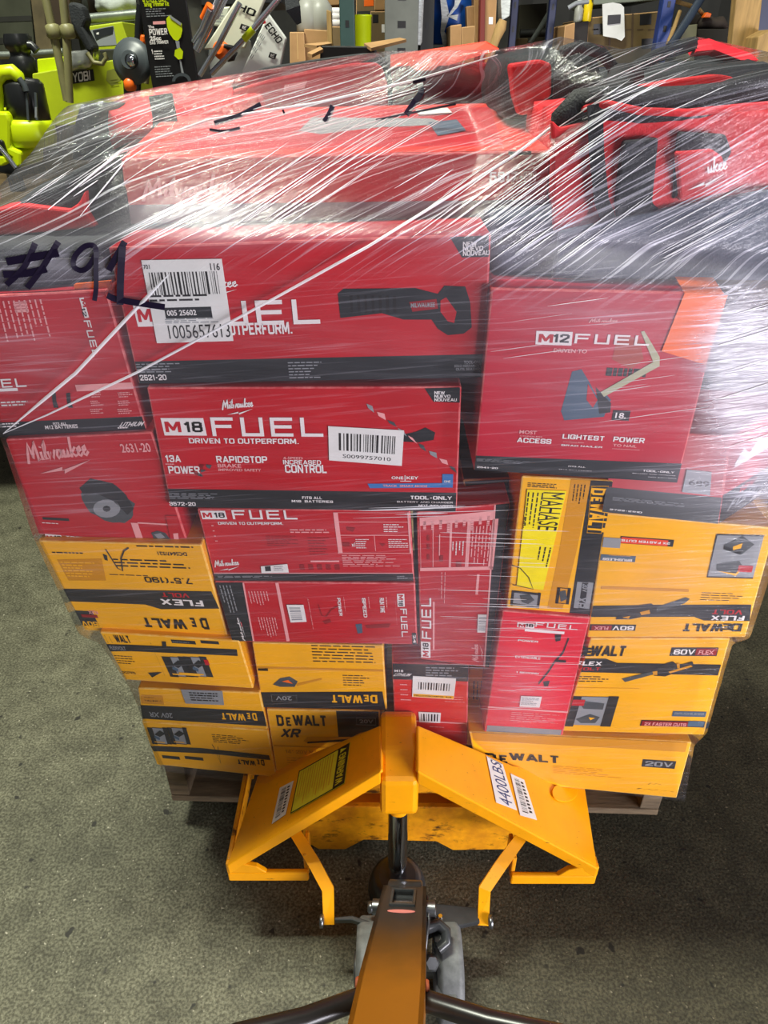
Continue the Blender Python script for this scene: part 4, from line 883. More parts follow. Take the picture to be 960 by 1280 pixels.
# rolled black straps / handles across the bag mouth
rt = root('padded_strap', P(820, 130, Y=1.0), 'thick padded black shoulder strap coiled over the red contractor bag', 'strap')
mb = MB(); mb.tube([P(x, y, Y=yy) for x, y, yy in ((700, 175, .91), (706, 150, .905), (722, 134, .90), (760, 130, .90), (800, 134, .90), (850, 132, .90), (900, 126, .91), (940, 112, .93), (985, 104, .95))], [.012, .017, .019, .02, .02, .02, .019, .019, .018], WEB, 12, .8); mb.build('strap_pad', rt)
mb = MB(); mb.tube([P(x, y, Y=yy) for x, y, yy in ((776, 128, .93), (772, 108, .96), (778, 96, 1.0), (790, 94, 1.02))], [.016, .018, .018, .016], WEB, 12, .8); mb.build('strap_end', rt)
# black bag with red lid behind
rt = root('open_tool_bag', P(880, 120, Y=1.25), 'black mesh tool bag with bright red lid edge at the far corner of the load', 'bag')
mb = MB(); mb.soft(q8([(770, 96), (985, 70), (990, 150), (775, 140)], 1.02, .3), FABB, .3, 12, .010, 31); mb.build('bag_body', rt)
mb = MB(); mb.prism([P(x, y, Y=1.0) for x, y in ((782, 112), (840, 100), (900, 93), (916, 96), (922, 102), (890, 112), (850, 116), (800, 114))], (0, .06, 0), FABR, .004); mb.build('inner_pocket', rt)['label'] = 'red inner pocket'
mb = MB(); mb.prism([P(864, 52, Y=1.15), P(886, 48, Y=1.16), P(938, 66, Y=1.15), P(948, 75, Y=1.12), P(926, 75, Y=1.10), P(893, 62, Y=1.10), P(871, 64, Y=1.10)], (0, .02, -.006), FABRB); mb.build('lid', rt)['label'] = 'bright red lid edge'
mb = MB(); mb.tube([P(775, 96, Y=1.04), P(820, 70, Y=1.08), P(866, 55, Y=1.12)], .008, WEB); mb.build('piping', rt)
# dark bag low between, above the nailer box
rt = root('tool_pouch', P(700, 356, Y=1.0), 'flattened black pouch, film reflection in its colour, lying over the nailer box', 'pouch')
mb = MB(); mb.soft(q8([(612, 272), (706, 262), (850, 352), (612, 358)], .888, .16), mat('black_canvas_film_sheen', (62, 72, 88), .7), .2, 10, .008, 41); mb.build('pouch_body', rt)  # black pouch with the film reflection put into its colour
mb = MB(); mb.ribbon([P(620, 300, Y=.882), P(690, 296, Y=.880)], .012, .003, WEB); mb.build('pouch_strap', rt)
# ================================================================== PALLET JACK
rt = root('pallet_jack', P(500, 1105, z=0), 'yellow pallet jack with black pump and tiller pushed under the loaded pallet', 'pallet jack')
XL, XR = P(282, 1082, z=.2).x, P(749, 1086, z=.2).x
def fork(u0, u1, sgn, v):
    a, b = P(u0, v, z=.2), P(u1, v, z=.2); y0 = a.y; x0, x1 = a.x, b.x
    mb = MB(); t = .008
    mb.box((x0, y0 + .235, .178), (x1, 1.95, .186), JACKY, .003)
    for x in (x0, x1 - t): mb.box((x, y0 + .235, .128), (x + t, 1.93, .1779), JACKY, .002)
    mb.box((x0 + t, 1.92, .13), (x1 - t, 1.94, .1779), JACKY, .002)
    return mb.build('fork', rt), x0, x1, y0
fl, lx0, lx1, ly = fork(282, 384, -1, 1082)
fr, rx0, rx1, ry = fork(641, 749, 1, 1086)
for (f, xx0, xx1) in ((fl, lx0, lx1), (fr, rx0, rx1)):
    mb = MB()
    for dx in (-.03, .03):
        c = (xx0 + xx1) / 2 + dx; mb.lathe((c - .025, 1.75, .05), (1, 0, 0), [(.02, 0), (.038, .002), (.04, .01), (.04, .04), (.038, .048), (.02, .05)], WHEEL)
    mb.box(((xx0 + xx1) / 2 - .06, 1.70, .045), ((xx0 + xx1) / 2 + .06, 1.80, .06), STEEL); mb.build('load_roller', f)
# ramp plates rising from each fork to the nose
def wing(name, A, B, Dpx, Cpx, zD, mid):
    A, B = Vector(A), Vector(B); D = P(*Dpx, z=zD)
    n = (D - A).cross(B - A).normalized(); C = Pplane(*Cpx, A, n)
    if n.z < 0: n = -n
    mb = MB(); mb.prism([A, B] + ([Pplane(*p, A, n) for p in mid] if mid else []) + [C, D], n * -.008, JACKY, .003)
    # folded front lip
    f = Vector((0, -.004, 0)); mb.prism([A + f, D + f, D + f + Vector((0, .002, -.034)), A + f + Vector((0, .002, -.03))], Vector((0, .008, 0)), JACKY, .0025)
    o = mb.build(name, rt); return o, A, B, C, D, n
BL = P(322, 969, z=.2); BR = P(726, 948, z=.2)
wl, A1, B1, C1, D1, n1 = wing('ramp_plate', P(284, 1080, z=.205), BL, (476, 962), (476, 906), .43, None)
wr, A2, B2, C2, D2, n2 = wing('ramp_plate', P(747, 1084, z=.205), BR, (522, 962), (522, 906), .43, [(690, 966), (640, 956)])
def onw(A, n, u, v): return Pplane(u, v, A + n * .001, n)
# flat outer strip, toe boxes
def toe(x0, x1, y, sgn):
    mb = MB()
    mb.box((x0, y, .150), (x1, y + .01, .176), JACKY, .003)
    xo = x0 if sgn < 0 else x1; xi = x1 if sgn < 0 else x0
    k = .07
    pts = [(xo, .176), (xo, .204), (xo - sgn * .03, .204), (xo - sgn * .055, .195), (xo - sgn * .072, .176)]
    mb.prism([Vector((px, y, pz)) for px, pz in pts], (0, .01, 0), JACKY, .002)
    mb.box((xo - (.008 if sgn > 0 else 0), y + .01, .15), (xo + (0 if sgn > 0 else .008), y + .235, .203), JACKWORN, .002)
    mb.box((xi - (.008 if sgn < 0 else 0), y + .01, .156), (xi + (0 if sgn < 0 else .008), y + .06, .215), JACKWORN, .002)
    return mb.build('toe_frame', rt)
toe(lx0, lx1, ly, -1); toe(rx0, rx1, ry, 1)
# nose
nx0, nx1 = P(475, 960, z=.43).x, P(524, 960, z=.43).x
yf = P(500, 1012, z=.33).y
mb = MB(); zt = .424
prof = [(yf + .16, .33), (yf + .16, .39), (yf + .14, .42), (yf + .05, zt), (yf + .018, zt - .014), (yf, .405), (yf - .004, .322), (yf + .012, .303), (yf + .05, .30)]
mb.prism([Vector((nx0, y, z)) for y, z in prof], (nx1 - nx0, 0, 0), JACKY, .010)
mb.cyl(((nx0 + nx1) / 2, yf + .035, .305), ((nx0 + nx1) / 2, yf + .032, .284), .021, JACKY, 18, .018)
mb.build('nose_housing', rt)
xc = (nx0 + nx1) / 2; yr = yf + .033
# cross plates between the forks
mb = MB(); ya = .87
pts = [P(378, 1008, Y=ya), P(640, 1010, Y=ya), P(652, 1052, Y=ya), P(640, 1062, Y=ya), P(566, 1063, Y=ya), P(545, 1052, Y=ya), P(455, 1050, Y=ya), P(432, 1062, Y=ya), P(398, 1062, Y=ya), P(378, 1050, Y=ya)]
mb.prism(pts, (0, .012, 0), JACKWORN, .002)
mb.box((lx1 - .03, ya + .012, .150), (rx0 + .03, ya + .05, .16), JACKY)
mb.build('cross_plate', rt)['label'] = 'worn grimy cross plate'
mb = MB(); mb.box((P(430, 1000, Y=.9).x, .862, .232), (P(610, 1000, Y=.9).x, .878, .262), JACKWORN, .003); mb.build('cross_bar', rt)
# decals
def decal(A, n, px, m, name, art=None, lab=None):
    q = [onw(A, n, *p) for p in px]; mb = MB(); t = n * .0006
    f = [p + t for p in q]; mb.add(q + f, [(4, 5, 6, 7), (0, 1, 5, 4), (1, 2, 6, 5), (2, 3, 7, 6), (3, 0, 4, 7)], m)
    if art: art(Face(mb, f, px, .0003))
    o = mb.build(name, wl if A is A1 else wr)
    if lab: o['label'] = lab
def Q(px):
    (ax, ay), (bx, by), (cx, cy), (dx, dy) = px
    return lambda u, v: ((ax * (1 - u) + bx * u) * (1 - v) + (dx * (1 - u) + cx * u) * v, (ay * (1 - u) + by * u) * (1 - v) + (dy * (1 - u) + cy * u) * v)
def uvfit(G, sh, u0, v0, u1, v1, m, rot=0, k=1):
    vs, fs = sh; out = []
    for a, b in vs:
        b = 1 - b
        if rot == 270: a, b = b, 1 - a
        elif rot == 90: a, b = 1 - b, a
        out.append(G.at(u0 + (u1 - u0) * a, v0 + (v1 - v0) * b, k))
    G.mb.add(out, fs, m)
def d_warn(G):
    G.polyuv([(.78, .004), (.996, .004), (.996, .996), (.78, .996)], INK, 1)
    uvfit(G, text_mesh('WARNING', .04), .82, .2, .95, .94, STICKY, 270, 2)
    G.polyuv([(.83, .16), (.95, .11), (.83, .05)], STICKY, 2)
    r = random.Random(4)
    for i in range(14):
        a = .06 + i * .048; G.polyuv([(a, .06), (a + .012, .06), (a + .012, r.uniform(.6, .94)), (a, r.uniform(.6, .94))], YELDK, 1)
    for a0, a1, b0, b1 in ((.004, .02, 0, 1), (.0, 1, .004, .03), (0, 1, .97, .996)):
        G.polyuv([(max(a0, .004), max(b0, .004)), (min(a1, .996), max(b0, .004)), (min(a1, .996), min(b1, .996)), (max(a0, .004), min(b1, .996))], INK, 1)
decal(A1, n1, [(374, 964), (438, 928), (431, 979), (363, 1018)], STICKY, 'warning_decal', d_warn, 'lemon yellow warning decal with black edge')
def d_bar(G):
    r = random.Random(8); p = .08
    while p < .9:
        w = r.choice((.008, .014, .022)); G.polyuv([(.2, p), (.55, p), (.55, p + w), (.2, p + w)], INK, 1); p += w + r.choice((.01, .02, .03))
    for i in range(9): G.polyuv([(.64, .1 + i * .09), (.82, .1 + i * .09), (.82, .15 + i * .09), (.64, .15 + i * .09)], INK, 1)
decal(A1, n1, [(350, 985), (367, 976), (357, 1018), (340, 1030)], LABELW, 'barcode_decal', d_bar)
decal(A2, n2, [(608, 945), (628, 955), (646, 1013), (620, 1003)], LABELW, 'capacity_decal', lambda G: (uvfit(G, text_mesh('4400LBS', .0), .2, .03, .85, .97, mat('ink_navy', (40, 60, 110), .4), 270, 1), G.polyuv([(.03, .01), (.97, .01), (.97, .02), (.03, .02)], INK, 1)))
decal(A2, n2, [(638, 967), (655, 975), (671, 1025), (650, 1019)], LABELW, 'barcode_decal', d_bar)
# oval embossed pad on the plate
mb = MB(); c = [onw(A2, n2, 705 + 16 * math.cos(t), 991 + 12 * math.sin(t)) for t in [i * math.pi / 10 for i in range(20)]]
mb.prism(c, n2 * .003, JACKY, .001); mb.build('embossed_pad', rt)
# piston rod, pump
zr = P(500, 1092, Y=yr).z
mb = MB(); mb.cyl((xc, yr, .30), (xc, yr, zr - .03), .0185, CHROME, 24); mb.build('piston_rod', rt)
pump = None
mb = MB()
mb.lathe((xc, yr, .02), (0, 0, 1), [(.03, 0), (.056, .005), (.058, zr - .07), (.055, zr - .05), (.049, zr - .033), (.042, zr - .026), (.036, zr - .024)], CAST, 28)
mb.box((xc - .05, yr - .12, .05), (xc + .05, yr - .01, zr - .05), CAST, .012)
pump = mb.build('pump_body', rt)
mb = MB(); mb.lathe((xc, yr, zr - .028), (0, 0, 1), [(.034, 0), (.037, .001), (.037, .010), (.024, .011), (.0205, .011)], PLAS, 24); mb.build('seal_ring', rt)
# axle brackets, wheels
wz = .082; wy = P(560, 1205, z=.10).y
for u, nm in ((462, 0), (560, 1)):
    x = P(u, 1205, z=.10).x
    mb = MB(); mb.lathe((x - .024, wy, wz), (1, 0, 0), [(.030, 0), (.074, .002), (.081, .008), (.082, .012), (.082, .036), (.081, .040), (.074, .046), (.030, .048)], WHEEL, 36)
    w = mb.build('steer_wheel', rt)
    mb = MB(); mb.lathe((x - .028 if not nm else x + .018, wy, wz), (1, 0, 0), [(.012, 0), (.026, .001), (.028, .005), (.026, .009), (.012, .010)], STEEL, 24); mb.build('hub', w)
mb = MB(); mb.cyl((P(448, 1205, z=.1).x, wy, wz), (P(574, 1205, z=.1).x, wy, wz), .014, STEEL, 16); mb.build('axle', rt)
# base plate with arms toward the bent rods
mb = MB(); zb = .15
mb.prism([P(418, 1146, z=zb), P(440, 1144, z=zb), P(478, 1156, z=zb), P(478, 1142, z=zb), P(535, 1128, z=zb), P(596, 1134, z=zb), P(600, 1152, z=zb), P(560, 1160, z=zb), P(532, 1172, z=zb), P(478, 1172, z=zb), P(474, 1162, z=zb), P(440, 1150, z=zb), P(418, 1150, z=zb)], (0, 0, -.012), CAST, .002)
mb.build('link_plate', rt)
# bent push rods
def rod(px, zs):
    mb = MB(); pts = [P(u, v, z=z) for (u, v), z in zip(px, zs)]
    mb.ribbon(pts, [.020, .021, .021, .019], .010, JACKY, (0, -.5, .85)); o = mb.build('push_rod', rt)
    e = pts[-1]; mb = MB(); s = -1 if px[-1][0] < 500 else 1
    mb.lathe(e + Vector((s * .008 - (.0 if s > 0 else .008), 0, .012)), (1, 0, 0), [(.005, 0), (.011, .001), (.011, .007), (.005, .008)], STEEL, 6); mb.build('pin_nut', o)
rod([(366, 1036), (392, 1078), (410, 1112), (411, 1156)], (.23, .21, .19, .14))
rod([(652, 1046), (626, 1082), (606, 1112), (604, 1157)], (.23, .21, .19, .14))
# small fittings
def knob(u, v, z, r, h, m, ax=(0, 0, 1), name='bolt'):
    mb = MB(); mb.lathe(P(u, v, z=z), ax, [(r * .6, 0), (r, .001), (r, h * .8), (r * .7, h)], m, 12); return mb.build(name, rt)
knob(468, 1134, .17, .010, .012, STEEL, (-1, 0, 0)); knob(468, 1172, .14, .009, .010, STEEL, (-1, 0, 0)); knob(536, 1138, .19, .014, .012, STEEL, (1, 0, 0))
knob(547, 1175, .15, .006, .012, CHROME); knob(550, 1150, .17, .005, .014, CHROME)
mb = MB(); mb.tube([P(534, 1160, z=.19), P(548, 1156, z=.19), P(557, 1164, z=.185), P(558, 1178, z=.18), P(548, 1186, z=.175)], .009, CAST, 10, 1.4); mb.build('release_cam', rt)
mb = MB(); mb.box(P(542, 1186, z=.16) - Vector((.0, .0, .0)), P(542, 1186, z=.16) + Vector((.016, .022, .02)), PLAS, .002); mb.build('valve_block', rt)
mb = MB(); mb.lathe(P(536, 1202, z=.16), (.2, -.5, .8), [(.008, 0), (.014, .002), (.014, .018), (.010, .022)], STEEL, 6); mb.build('lowering_valve', rt)
mb = MB(); mb.tube([P(534, 1120, z=.22), P(536, 1150, z=.24), P(531, 1195, z=.2)], .0022, STEEL, 6); mb.build('release_rod', rt)
mb = MB(); mb.prism([P(540, 1175, z=.135), P(573, 1172, z=.135), P(572, 1250, z=.135), P(543, 1250, z=.135)], (0, 0, -.01), WHEEL, .003); mb.build('wheel_guard', rt)
# tiller
b0_, b1_ = P(505, 1133, z=.225), P(485, 1282, z=.45)
ax = (b1_ - b0_).normalized(); side = Vector((1, 0, 0)); side = (side - ax * side.dot(ax)).normalized(); up = side.cross(ax).normalized()
if up.z < 0: up = -up
def tp(s, a, h): return b0_ + ax * s + side * a + up * h
LT = (b1_ - b0_).length
tm = bpy.data.materials.new('tiller_gradient'); tm.use_nodes = True; nt = tm.node_tree; bb = nt.nodes['Principled BSDF']
tc = nt.nodes.new('ShaderNodeTexCoord'); at_ = nt.nodes.new('ShaderNodeAttribute'); at_.attribute_name = 'along'
nz = nt.nodes.new('ShaderNodeTexNoise'); nz.inputs['Scale'].default_value = 30; nz.inputs['Detail'].default_value = 8; nt.links.new(tc.outputs['Object'], nz.inputs['Vector'])
ad = nt.nodes.new('ShaderNodeMath'); ad.operation = 'MULTIPLY_ADD'; ad.inputs[1].default_value = .22; nt.links.new(nz.outputs['Fac'], ad.inputs[0]); nt.links.new(at_.outputs['Fac'], ad.inputs[2])
rp = nt.nodes.new('ShaderNodeValToRGB'); e = rp.color_ramp.elements; e[0].position = .42; e[0].color = (*lin((44, 42, 42)), 1); e[1].position = 1.0; e[1].color = (*lin((142, 88, 22)), 1)  # dark at the foot, orange-brown towards the grip end
e2 = e.new(.64); e2.color = (*lin((84, 56, 26)), 1)
nt.links.new(ad.outputs[0], rp.inputs['Fac']); nt.links.new(rp.outputs['Color'], bb.inputs['Base Color']); bb.inputs['Roughness'].default_value = .36
mb = MB(); w0, w1 = .040, .036; d = .022
# channel with a slot near its foot
sl0, sl1, sw = -.004, .052, .016
N = 14
def strip(s0, s1, a00, a01, a10, a11):
    mb.prism([tp(s0, a00, d), tp(s0, a01, d), tp(s1, a11, d), tp(s1, a10, d)], up * -.006, tm)
ww = lambda s: .037 + .006 * min(1, max(0, (s + .03) / .3))
strip(-.03, sl0, -ww(-.03), ww(-.03), -ww(sl0), ww(sl0)); strip(sl0, sl1, -ww(sl0), -sw, -ww(sl1), -sw); strip(sl0, sl1, sw, ww(sl0), sw, ww(sl1))
ss = [sl1 + (LT + .14 - sl1) * i / N for i in range(N + 1)]
for i in range(N): strip(ss[i], ss[i + 1], -ww(ss[i]), ww(ss[i]), -ww(ss[i + 1]), ww(ss[i + 1]))
for s in (-1, 1):
    for i in range(N + 1):
        q = [-.03] + ss
        mb.prism([tp(q[i], s * ww(q[i]), d), tp(q[i + 1], s * ww(q[i + 1]), d), tp(q[i + 1], s * ww(q[i + 1]), -d), tp(q[i], s * ww(q[i]), -d)], side * (-s * .006), tm)
til = mb.build('tiller_bar', rt)
at = til.data.attributes.new('along', 'FLOAT', 'POINT'); og = ORG[til.name]
at.data.foreach_set('value', [((v.co + ORG['pallet_jack']) - b0_).dot(ax) / LT for v in til.data.vertices])
mb = MB(); fr_ = []
for i, (s0, s1, a0, a1) in enumerate(((sl0 - .006, sl0, -sw - .005, sw + .005), (sl1, sl1 + .006, -sw - .005, sw + .005), (sl0, sl1, -sw - .005, -sw), (sl0, sl1, sw, sw + .005))):
    mb.prism([tp(s0, a0, d + .004), tp(s0, a1, d + .004), tp(s1, a1, d + .004), tp(s1, a0, d + .004)], up * -.03, CAST, .001)
mb.build('slot_rim', til)
mb = MB(); mb.cyl(tp(.005, -.052, 0), tp(.005, .052, 0), .012, STEEL, 16); mb.build('pivot_pin', rt)
mb = MB(); mb.lathe(tp(-.042, -.03, -.008), side, [(.03, 0), (.034, .003), (.034, .057), (.03, .06)], CAST, 20); mb.build('yoke', rt)
mb = MB(); c = [tp(.078 + .006 * math.sin(t), .022 * math.cos(t), d + .0004) for t in [i * math.pi / 12 for i in range(24)]]
mb.prism(c, up * .0006, mat('oval_pink', (214, 130, 124), .5)); o = mb.build('maker_decal', til)
# loop of the tiller handle
at_s = LT * .80
for s, pts in ((-1, [(452, 1253, .74), (380, 1266, .72), (296, 1286, .70), (180, 1330, .66)]), (1, [(528, 1256, .74), (610, 1268, .72), (700, 1287, .70), (820, 1325, .66)])):
    mb = MB(); mb.tube([tp(at_s, s * .036, -.004)] + [P(u, v + 8, t=t + .15) for u, v, t in pts[1:]], [.013, .013, .013, .013], mat('tube_dark_paint', (30, 27, 26), .3, var=.2, scale=30), 14); h = mb.build('handle_arm', rt)
    mb = MB(); mb.lathe(tp(at_s, s * .044, .012), (s, 0, .1), [(.006, -.002), (.008, .0), (.0075, .002), (.006, .004)], RUST, 14); mb.build('weld_bead', h)

# ================================================================== STRETCH FILM
fm = bpy.data.materials.new('stretch_film'); fm.use_nodes = True; nt = fm.node_tree
for n in list(nt.nodes): nt.nodes.remove(n)
N_ = nt.nodes.new; Lk = nt.links.new
out = N_('ShaderNodeOutputMaterial'); tr = N_('ShaderNodeBsdfTransparent'); tr.inputs[0].default_value = (.97, .97, .985, 1)
pb = N_('ShaderNodeBsdfPrincipled'); pb.inputs['Base Color'].default_value = (.80, .78, .90, 1); pb.inputs['Roughness'].default_value = .28; pb.inputs['Specular IOR Level'].default_value = .8
gl = N_('ShaderNodeBsdfGlossy'); gl.inputs['Roughness'].default_value = .13; gl.inputs['Color'].default_value = (1, 1, 1, 1)
uv = N_('ShaderNodeUVMap'); uv.uv_map = 'UVMap'
def streak(angle, sx, sy, detail=3):
    r = N_('ShaderNodeMapping'); r.inputs['Rotation'].default_value = (0, 0, angle); s = N_('ShaderNodeMapping'); s.inputs['Scale'].default_value = (sx, sy, 1)
    n = N_('ShaderNodeTexNoise'); n.inputs['Scale'].default_value = 1; n.inputs['Detail'].default_value = detail; n.inputs['Roughness'].default_value = .6
    Lk(uv.outputs[0], r.inputs[0]); Lk(r.outputs[0], s.inputs[0]); Lk(s.outputs[0], n.inputs['Vector']); return n.outputs['Fac']
def rmp(x, a, b):
    m = N_('ShaderNodeMapRange'); m.interpolation_type = 'SMOOTHSTEP'; m.inputs['From Min'].default_value = a; m.inputs['From Max'].default_value = b; Lk(x, m.inputs['Value']); return m.outputs[0]
def mth(op, a, b):
    m = N_('ShaderNodeMath'); m.operation = op; m.use_clamp = False
    for i, x in enumerate((a, b)):
        if isinstance(x, (int, float)): m.inputs[i].default_value = x
        else: Lk(x, m.inputs[i])
    return m.outputs[0]
def attr(n): a = N_('ShaderNodeAttribute'); a.attribute_name = n; return a.outputs['Fac']
H = streak(math.radians(-5), 5, 230); H2 = streak(math.radians(3), 2.2, 60); D_ = streak(math.radians(-33), 4, 210); D2 = streak(math.radians(-24), 3, 90)
haze_glare, diag = attr('haze_glare'), attr('diag')
hs = mth('ADD', mth('MULTIPLY', rmp(H, .54, .70), .75), mth('MULTIPLY', rmp(H2, .45, .75), .30))  # whitish streaks: creased film with glints painted in
ds = mth('ADD', mth('MULTIPLY', rmp(D_, .55, .64), 1.0), mth('MULTIPLY', rmp(D2, .52, .72), .3))
mixs = N_('ShaderNodeMix'); mixs.data_type = 'FLOAT'; Lk(diag, mixs.inputs[0]); Lk(hs, mixs.inputs[2]); Lk(ds, mixs.inputs[3])
alpha = mth('ADD', .004, mth('ADD', mth('MULTIPLY', haze_glare, .42), mth('MULTIPLY', mixs.outputs[0], mth('ADD', mth('ADD', .05, mth('MULTIPLY', diag, .17)), mth('MULTIPLY', haze_glare, .95)))))
cl = N_('ShaderNodeClamp'); cl.inputs['Max'].default_value = .93; Lk(alpha, cl.inputs['Value'])
bump = N_('ShaderNodeBump'); bump.inputs['Strength'].default_value = .55; bump.inputs['Distance'].default_value = .004
mh = N_('ShaderNodeMix'); mh.data_type = 'FLOAT'; Lk(diag, mh.inputs[0]); Lk(H, mh.inputs[2]); Lk(D_, mh.inputs[3])
mh2 = N_('ShaderNodeMix'); mh2.data_type = 'FLOAT'; Lk(diag, mh2.inputs[0]); Lk(H2, mh2.inputs[2]); Lk(D2, mh2.inputs[3])
Lk(mth('ADD', mh.outputs[0], mth('MULTIPLY', mh2.outputs[0], 1.5)), bump.inputs['Height'])
for b in (pb, gl): Lk(bump.outputs[0], b.inputs['Normal'])
m1 = N_('ShaderNodeMixShader'); Lk(cl.outputs[0], m1.inputs[0]); Lk(tr.outputs[0], m1.inputs[1]); Lk(pb.outputs[0], m1.inputs[2])
m2 = N_('ShaderNodeMixShader'); fz = N_('ShaderNodeFresnel'); fz.inputs['IOR'].default_value = 1.45; Lk(mth('MULTIPLY', fz.outputs[0], .42), m2.inputs[0]); Lk(m1.outputs[0], m2.inputs[1]); Lk(gl.outputs[0], m2.inputs[2])
Lk(m2.outputs[0], out.inputs['Surface'])
ROWS = [  # (u, v, depth) along the wrap, bottom to top
 [(203, 964, .893), (290, 976, .890), (400, 984, .888), (480, 986, .886), (560, 986, .884), (640, 980, .872), (720, 986, .866), (800, 996, .862), (856, 1002, .860)],
 [(190, 935, .892), (290, 940, .890), (400, 940, .888), (480, 940, .886), (560, 940, .884), (640, 940, .870), (720, 942, .866), (800, 940, .863), (868, 934, .862)],
 [(165, 865, .890), (280, 890, .890), (390, 893, .888), (480, 894, .886), (560, 896, .884), (640, 896, .868), (720, 902, .866), (800, 910, .866), (884, 914, .866)],
 [(126, 806, .886), (250, 808, .882), (380, 808, .880), (480, 808, .880), (560, 808, .880), (640, 808, .868), (730, 808, .866), (820, 807, .866), (915, 808, .866)],
 [(98, 790, .882), (250, 796, .876), (380, 797, .876), (480, 797, .876), (560, 797, .876), (640, 797, .866), (730, 797, .864), (820, 795, .864), (938, 795, .864)],
 [(42, 672, .850), (200, 672, .850), (350, 665, .848), (470, 660, .850), (560, 656, .852), (640, 656, .852), (740, 656, .850), (850, 660, .848), (986, 652, .852)],
 [(0, 546, .850), (170, 546, .842), (320, 546, .840), (450, 546, .841), (560, 546, .842), (600, 546, .832), (720, 550, .828), (866, 556, .827), (1045, 566, .845)],
 [(-78, 370, .850), (132, 366, .842), (280, 362, .838), (420, 360, .838), (560, 358, .840), (612, 356, .832), (740, 356, .824), (912, 360, .824), (1068, 380, .846)],
 [(-98, 306, .862), (130, 304, .846), (270, 299, .838), (430, 293, .838), (560, 290, .840), (620, 288, .844), (730, 296, .852), (880, 310, .852), (1090, 320, .864)],
 [(-36, 268, .905), (140, 196, .932), (280, 192, .938), (430, 190, .938), (600, 186, .938), (690, 178, .880), (760, 150, .862), (880, 138, .858), (1050, 128, .870)],
 [(40, 190, 1.08), (150, 164, 1.08), (290, 146, 1.08), (430, 135, 1.08), (580, 122, 1.07), (660, 112, .99), (756, 108, .872), (870, 98, .868), (1060, 86, .88)],
 [(88, 131, 1.165), (200, 108, 1.165), (310, 90, 1.17), (480, 64, 1.26), (620, 62, 1.03), (700, 46, 1.03), (775, 62, 1.02), (866, 46, 1.10), (1070, 92, 1.08)]]
grid = []
for i, r in enumerate(ROWS):
    p = [P(u, v, Y=y) for u, v, y in r]
    l = Vector((p[0].x, 2.02, p[0].z)); rr = Vector((p[-1].x, 2.02, p[-1].z))
    if i >= 9: l = Vector((p[0].x, 2.02, 1.28 + .02 * (i - 2) - .14)); rr = Vector((p[-1].x, 2.02, 1.28 + .02 * (i - 2) - .14))
    grid.append([l, l.lerp(p[0], .5)] + p + [p[-1].lerp(rr, .5), rr])
last = grid[-1]; grid.append([Vector((a.x, max(1.75, a.y), 1.33)) for a in last])
SU, SV = 12, 14
def cr(a, b, c, d, t, k=.35):
    m1 = (c - a) * k; m2 = (d - b) * k; t2 = t * t; t3 = t2 * t
    return b * (2 * t3 - 3 * t2 + 1) + m1 * (t3 - 2 * t2 + t) + c * (-2 * t3 + 3 * t2) + m2 * (t3 - t2)
def dense(L, n, k=.0):
    o = []
    for i in range(len(L) - 1):
        for j in range(n):
            t = j / n; o.append(cr(L[max(i - 1, 0)], L[i], L[i + 1], L[min(i + 2, len(L) - 1)], t, k) if k else L[i].lerp(L[i + 1], t))
    return o + [L[-1]]
cols = [dense(r, SU) for r in grid]; nc = len(cols[0])
full = [dense([cols[i][j] for i in range(len(cols))], SV, .18) for j in range(nc)]; nr = len(full[0])
V3 = []; UV = []
for i in range(nr):
    s = 0
    for j in range(nc):
        p = full[j][i].copy()
        if j: s += (full[j][i] - full[j - 1][i]).length
        w = noise.noise(Vector((p.x * 7, p.z * 26, p.y * 7))) * .0011 + noise.noise(Vector((p.x * 16 + p.z * 20, p.z * 60, 3))) * .0008
        p.y += w; p.z += w * .4
        V3.append(p); UV.append((s - .5 * 0 + 0, p.z + .6 * max(0, p.y - .9)))
F4 = [(i * nc + j, i * nc + j + 1, (i + 1) * nc + j + 1, (i + 1) * nc + j) for i in range(nr - 1) for j in range(nc - 1)]
me = bpy.data.meshes.new('stretch_film'); og = Vector((.05, 1.4, .2))
me.from_pydata([tuple(p - og) for p in V3], [], F4); me.materials.append(fm)
me.polygons.foreach_set('use_smooth', [True] * len(F4))
ul = me.uv_layers.new(name='UVMap')
for lp in me.loops: ul.data[lp.index].uv = UV[lp.vertex_index]
HAZE_GLARE_BLOBS = [(935, 470, 48, 95, 1.5), (950, 590, 50, 60, .5), (40, 240, 80, 40, .05), (90, 180, 50, 40, .05), (262, 268, 95, 34, .62), (330, 168, 150, 34, .20), (210, 150, 100, 28, .10), (420, 125, 120, 26, .16), (60, 330, 80, 26, .40),  # milky film patches; the whitest also paint lamp glare into the film
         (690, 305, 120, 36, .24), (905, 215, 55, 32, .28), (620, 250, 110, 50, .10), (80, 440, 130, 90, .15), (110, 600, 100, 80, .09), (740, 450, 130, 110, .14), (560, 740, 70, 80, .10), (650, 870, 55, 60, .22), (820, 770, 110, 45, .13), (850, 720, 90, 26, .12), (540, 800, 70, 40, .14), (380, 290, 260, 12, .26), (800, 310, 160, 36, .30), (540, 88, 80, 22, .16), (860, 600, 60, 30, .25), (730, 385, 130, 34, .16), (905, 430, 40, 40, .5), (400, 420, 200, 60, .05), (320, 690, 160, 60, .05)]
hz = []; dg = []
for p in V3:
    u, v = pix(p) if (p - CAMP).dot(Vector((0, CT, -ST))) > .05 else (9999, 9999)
    h = .015 + sum(b[4] * math.exp(-((u - b[0]) / b[2]) ** 2 - ((v - b[1]) / b[3]) ** 2) for b in HAZE_GLARE_BLOBS)
    hz.append(min(1, h)); dg.append(max(0, min(1, (1.225 - .04 - p.z) / -.06)) if p.x < .12 else max(0, min(1, (p.z - 1.17) / .08)))
